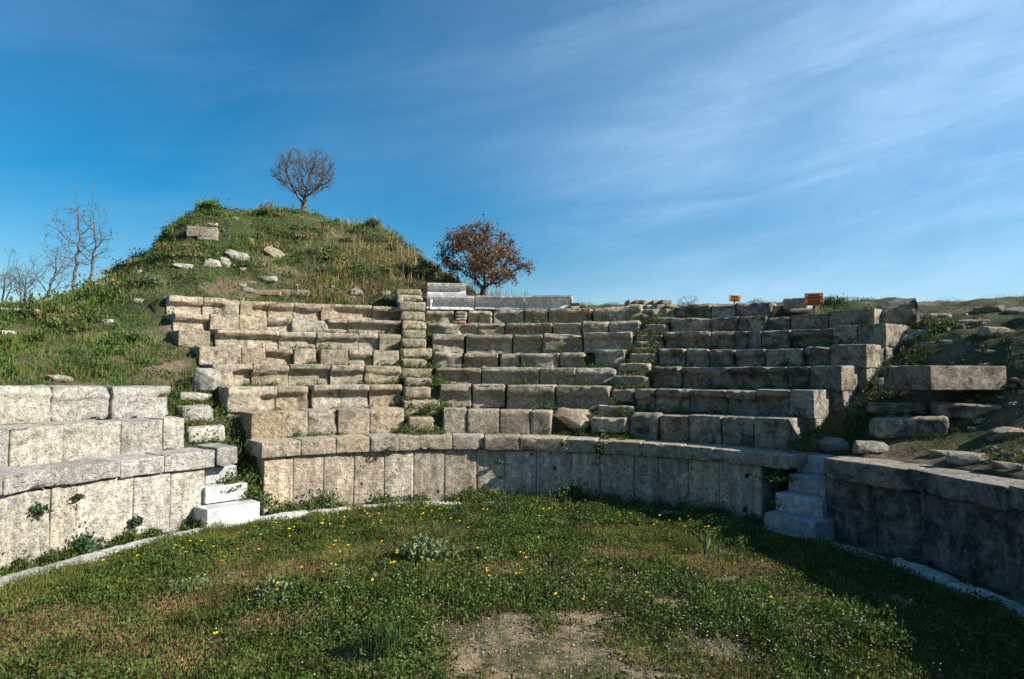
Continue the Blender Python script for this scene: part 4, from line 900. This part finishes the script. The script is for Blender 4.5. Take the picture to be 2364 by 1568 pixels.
# --- trees: branches grow towards points spread through the crown
def colonize(att, start, step, kill, rg, iters=90, up=.2):
    nodes = [np.array(p) for p in start]; par = [-1] + list(range(len(start) - 1)); att = att.copy()
    for it in range(iters):
        if len(att) < 2: break
        Nn = np.array(nodes); D = ((att[:, None, :] - Nn[None]) ** 2).sum(-1); near = D.argmin(1)
        keep = D.min(1) > kill ** 2; att = att[keep]; near = near[keep]
        if not len(att): break
        d = att - Nn[near]; d /= np.linalg.norm(d, axis=1, keepdims=True) + 1e-9
        acc = np.zeros_like(Nn); np.add.at(acc, near, d); idx = np.unique(near)
        for i in idx:
            v = acc[i] / (np.linalg.norm(acc[i]) + 1e-9) + np.array([0, 0, up]) + rg.normal(0, .16, 3); v /= np.linalg.norm(v) + 1e-9
            q = nodes[i] + v * step
            if ((Nn - q) ** 2).sum(1).min() > (step * .45) ** 2: nodes.append(q); par.append(int(i))
    return np.array(nodes), np.array(par)
def tree(name, label, cat, P, W_, H_, seed, mat='grey', leaves=None, group=None, form='round', natt=900, clear=.15, twig=2, tl=.05, minr=.003):
    """P foot; W_, H_ overall size"""
    rg = np.random.default_rng(seed); P = np.array(P); w2 = W_ / 2 * .93; u = rg.normal(0, 1, (natt * 3, 3)); u /= np.linalg.norm(u, axis=1, keepdims=True); rad = rg.uniform(0, 1, (natt * 3, 1)) ** .52
    if form == 'slender':
        t_ = rg.uniform(0, 1, natt) ** .85; wr = w2 * (np.sin(np.minimum(t_ * 1.15 + .12, 1) * pi) ** .8 * .95 + .12) * rg.uniform(.1, 1, natt) ** .5; an = rg.uniform(0, 2 * pi, natt)
        att = np.c_[wr * np.cos(an), wr * np.sin(an), H_ * (clear + (1 - clear) * t_)]; trunk_top = clear + .22
    else:
        hh = (1 - clear) / 2; cz = clear + hh; rad = rad * (.86 + .30 * vnoise(u * 2.3 + seed, seed))[:, None]; u[:, 2] = np.where(u[:, 2] < 0, u[:, 2] * .8, u[:, 2]); att = u * rad * np.array([w2, w2, H_ * hh * (1.0)]) + np.array([0, 0, H_ * cz])
        low = .0 if form == 'round' else .15
        lump = fbm(att * (4.0 / H_) + seed, seed, 2) > -.05 + (.12 if form == 'bushy' else 0)
        att = att[lump & (att[:, 2] > H_ * (clear + .02))][:natt]; trunk_top = clear + .12
    step = H_ * (.030 if form != 'slender' else .028); nst = max(2, int(trunk_top * H_ / step)); lean = rg.normal(0, .05, 2)
    st = [np.array([lean[0] * H_ * (i / nst) ** 2 + rg.normal(0, .006) * H_ * (i > 0), lean[1] * H_ * (i / nst) ** 2, trunk_top * H_ * i / nst]) for i in range(nst + 1)]
    nd, par = colonize(att, st, step, step * 1.5, rg)
    n = len(nd); tw = []; kids = np.bincount(par[par >= 0], minlength=n)
    tipr = minr * H_ * .8; acc = np.where(kids == 0, tipr ** 2.05, 0.)
    for i in range(n - 1, 0, -1): acc[par[i]] += acc[i]
    rr = acc ** (1 / 2.05); rr = np.minimum(rr, H_ * .045)
    seg = [(nd[par[i]] + P, nd[i] + P, max(rr[i] * 1.0, tipr), max(rr[i], tipr)) for i in range(1, n)]
    rm = rr[1]; small = rr < rm * .22
    for i in np.nonzero(small)[0]:
        for k_ in range(twig):
            if rg.uniform() < .75:
                d0 = nd[i] - nd[par[i]]; d0 /= np.linalg.norm(d0) + 1e-9; v = d0 * .7 + rg.normal(0, .6, 3) + np.array([0, 0, .25]); v /= np.linalg.norm(v); e = nd[i] + v * tl * H_ * rg.uniform(.5, 1.4); m_ = (nd[i] + e) / 2 + rg.normal(0, .12, 3) * tl * H_
                tw += [(nd[i] + P, m_ + P, tipr * .8, tipr * .6), (m_ + P, e + P, tipr * .6, tipr * .35)]
    root = thing(name, label, cat, tuple(P), group)
    big = [s for s, i in zip(seg, range(1, n)) if rr[i] >= rm * .30]; fine = [s for s, i in zip(seg, range(1, n)) if rr[i] < rm * .30]
    tubes(big, MB[mat], root, 'trunk', 6)
    if leaves is None: tubes(fine + tw, MB[mat], root, 'crown', 3)
    else:
        tubes(fine + tw, MB[mat], root, 'twigs', 3)
        n_, sz, m_ = leaves; ends = np.array([s[1] for s in fine + tw]); c = ends[rg.integers(0, len(ends), n_)] + rg.normal(0, sz * .7, (n_, 3))
        V, Q = kites(c, updirs(n_, 1.3), rng.uniform(.7, 1.3, n_) * sz, rng.uniform(.4, .7, n_) * sz); obj('crown', V, Q, m_, root)
    return root
s_ = lambda px, d: px * d / F
tree('bare_tree', 'bare round crowned tree standing behind the top of the mound', 'tree', at(698, 500, 23.5), s_(172, 23.5), s_(172, 23.5), 5, form='round', natt=2600, clear=.09, twig=3, tl=.06, minr=.0032)
GB = 'bare trees on the left skyline'
d_ = 24.
def bt(px, pyb, pyt, wpx, d_, seed, label, **kw): return tree('bare_tree', label, 'tree', at(px, pyb, d_), s_(wpx, d_), s_(pyb - pyt, d_), seed, group=GB, **{**dict(form='bushy', natt=750, clear=.12, twig=2, tl=.06, minr=.0022), **kw})
bt(167, 700, 418, 150, 24, 21, 'taller left one of the two slender bare trees beyond the mound foot', form='slender', natt=330, clear=.30, tl=.035, minr=.0018)
bt(207, 690, 405, 120, 24.5, 22, 'right one of the two slender bare trees, nearest the mound', form='slender', natt=300, clear=.24, tl=.035, minr=.0018)
bt(118, 735, 552, 110, 26, 23, 'low bushy bare tree just left of the two slender ones')
bt(62, 735, 560, 110, 27, 24, 'low bushy bare tree, second from the left edge')
bt(10, 735, 566, 110, 26, 25, 'low bushy bare tree at the left picture edge')
bt(40, 735, 605, 90, 24, 26, 'short thicket tree in front of the low bushy bare trees', natt=260)
bt(320, 620, 562, 60, 19, 27, 'small purple brown bush on the left shoulder of the mound', natt=260, clear=.02, minr=.004)
tree('oak_bush', 'low oak bush with withered brown leaves beside the marble seat backs', 'tree', at(1112, 692, 19.5), s_(272, 19.5), s_(180, 19.5), 44, mat='dark', leaves=(9000, .08, ML['brown']), form='bushy', natt=1500, clear=.06, twig=2, tl=.09, minr=.003)
GS2 = 'shrubs on the mound and along the skyline'
def shrub(px, py, dep, wpx, hpx, label, seed, leafm, nleaf, sz, mat='dark', **kw):
    if not dep:
        for dd_ in np.linspace(8, 26, 300):
            P = at(px, py, dd_)
            if zter([P[0]], [P[1]])[0] > P[2]: dep = dd_; break
        else: dep = 20
    return tree('shrub', label, 'shrub', at(px, py, dep), s_(wpx, dep), s_(hpx, dep), seed, mat=mat, group=GS2, leaves=(nleaf, sz, leafm) if leafm else None, **{**dict(form='bushy', natt=140, clear=.0, twig=1, tl=.10, minr=.006), **kw})
shrub(1588, 712, 18, 62, 36, 'bare twiggy shrub on the skyline above the right wedge', 61, None, 0, 0, 'grey', natt=240, minr=.005)
shrub(1926, 716, 12.8, 66, 34, 'leafy shrub with reddish tips right of the warning sign', 62, ML['scrub'], 900, .04)
shrub(395, 562, 0, 48, 32, 'dark shrub on the upper left edge of the mound', 63, ML['scrub'], 900, .06)
shrub(610, 500, 0, 34, 16, 'small dark shrub on the mound crest left of the round tree', 64, ML['scrub'], 400, .06)
shrub(352, 664, 0, 60, 28, 'grey green shrub low on the left of the mound', 65, ML['greyleaf'], 700, .05)
shrub(318, 792, 0, 56, 30, 'grey green shrub left of the upper row ends', 66, ML['greyleaf'], 600, .04)
shrub(985, 650, 0, 80, 50, 'dark thicket joining the mound to the oak bush', 67, ML['scrub'], 1500, .06)
shrub(1030, 672, 0, 80, 44, 'dark twiggy thicket right behind the upper marble seat back', 68, ML['scrub'], 900, .06)
shrub(860, 524, 0, 50, 16, 'dark shrub on the right hump of the mound', 69, ML['scrub'], 500, .06)
shrub(478, 486, 0, 56, 16, 'bright grassy tuft on the very top of the mound', 70, ML['bank'], 900, .09)
shrub(748, 555, 0, 20, 60, 'thin pale dead stalk on the mound right of the round tree', 71, None, 0, 0, 'grey', form='slender', natt=14, minr=.006)
shrub(905, 582, 0, 30, 18, 'small round dark bush on the right flank of the mound', 72, ML['scrub'], 400, .05)

# --- rubble scattered on the right bank and the stair gullies
def rubble(name, label, n, a0, a1, r0, r1, s0, s1, mat, thr=.0):
    a = rng.uniform(a0, a1, n); r = rng.uniform(r0, r1, n); x = CX + r * np.cos(np.radians(a)); y = CY + r * np.sin(np.radians(a)); z = zter(x, y)
    k = fbm(np.c_[x, y, z] * 1.4, 91, 2) > thr; x, y, z = x[k], y[k], z[k]; m_ = len(x)
    p, Q = boxgrid(3, 3, 2); p = (p - .5) * 2; p /= (np.abs(p) ** 3).sum(1, keepdims=True) ** (1 / 3)
    V = []
    for i in range(m_):
        sz = s0 + (s1 - s0) * rng.uniform() ** 2.5; q = p * np.array([rng.uniform(.7, 1.4), rng.uniform(.6, 1.1), rng.uniform(.35, .7)]) * sz
        q = q + rng.normal(0, .12, q.shape) * sz; an = rng.uniform(0, 2 * pi); c, s_2 = math.cos(an), math.sin(an); V.append(np.c_[q[:, 0] * c - q[:, 1] * s_2 + x[i], q[:, 0] * s_2 + q[:, 1] * c + y[i], q[:, 2] + z[i] + sz * .1])
    V = np.concatenate(V); Qa = (Q[None] + (np.arange(m_) * len(p))[:, None, None]).reshape(-1, 4)
    obj(name, V, Qa, mat, label=label, cat='rubble', kind='stuff')
rubble('rubble', 'small broken stones strewn over the worn right bank', 1500, 0, 40, 6.7, 11.2, .012, .09, MS['rock'], .28)
rubble('rubble', 'small stones among the grass of the mound', 260, 110, 175, 9.5, 17, .02, .12, MS['pale'], .25)
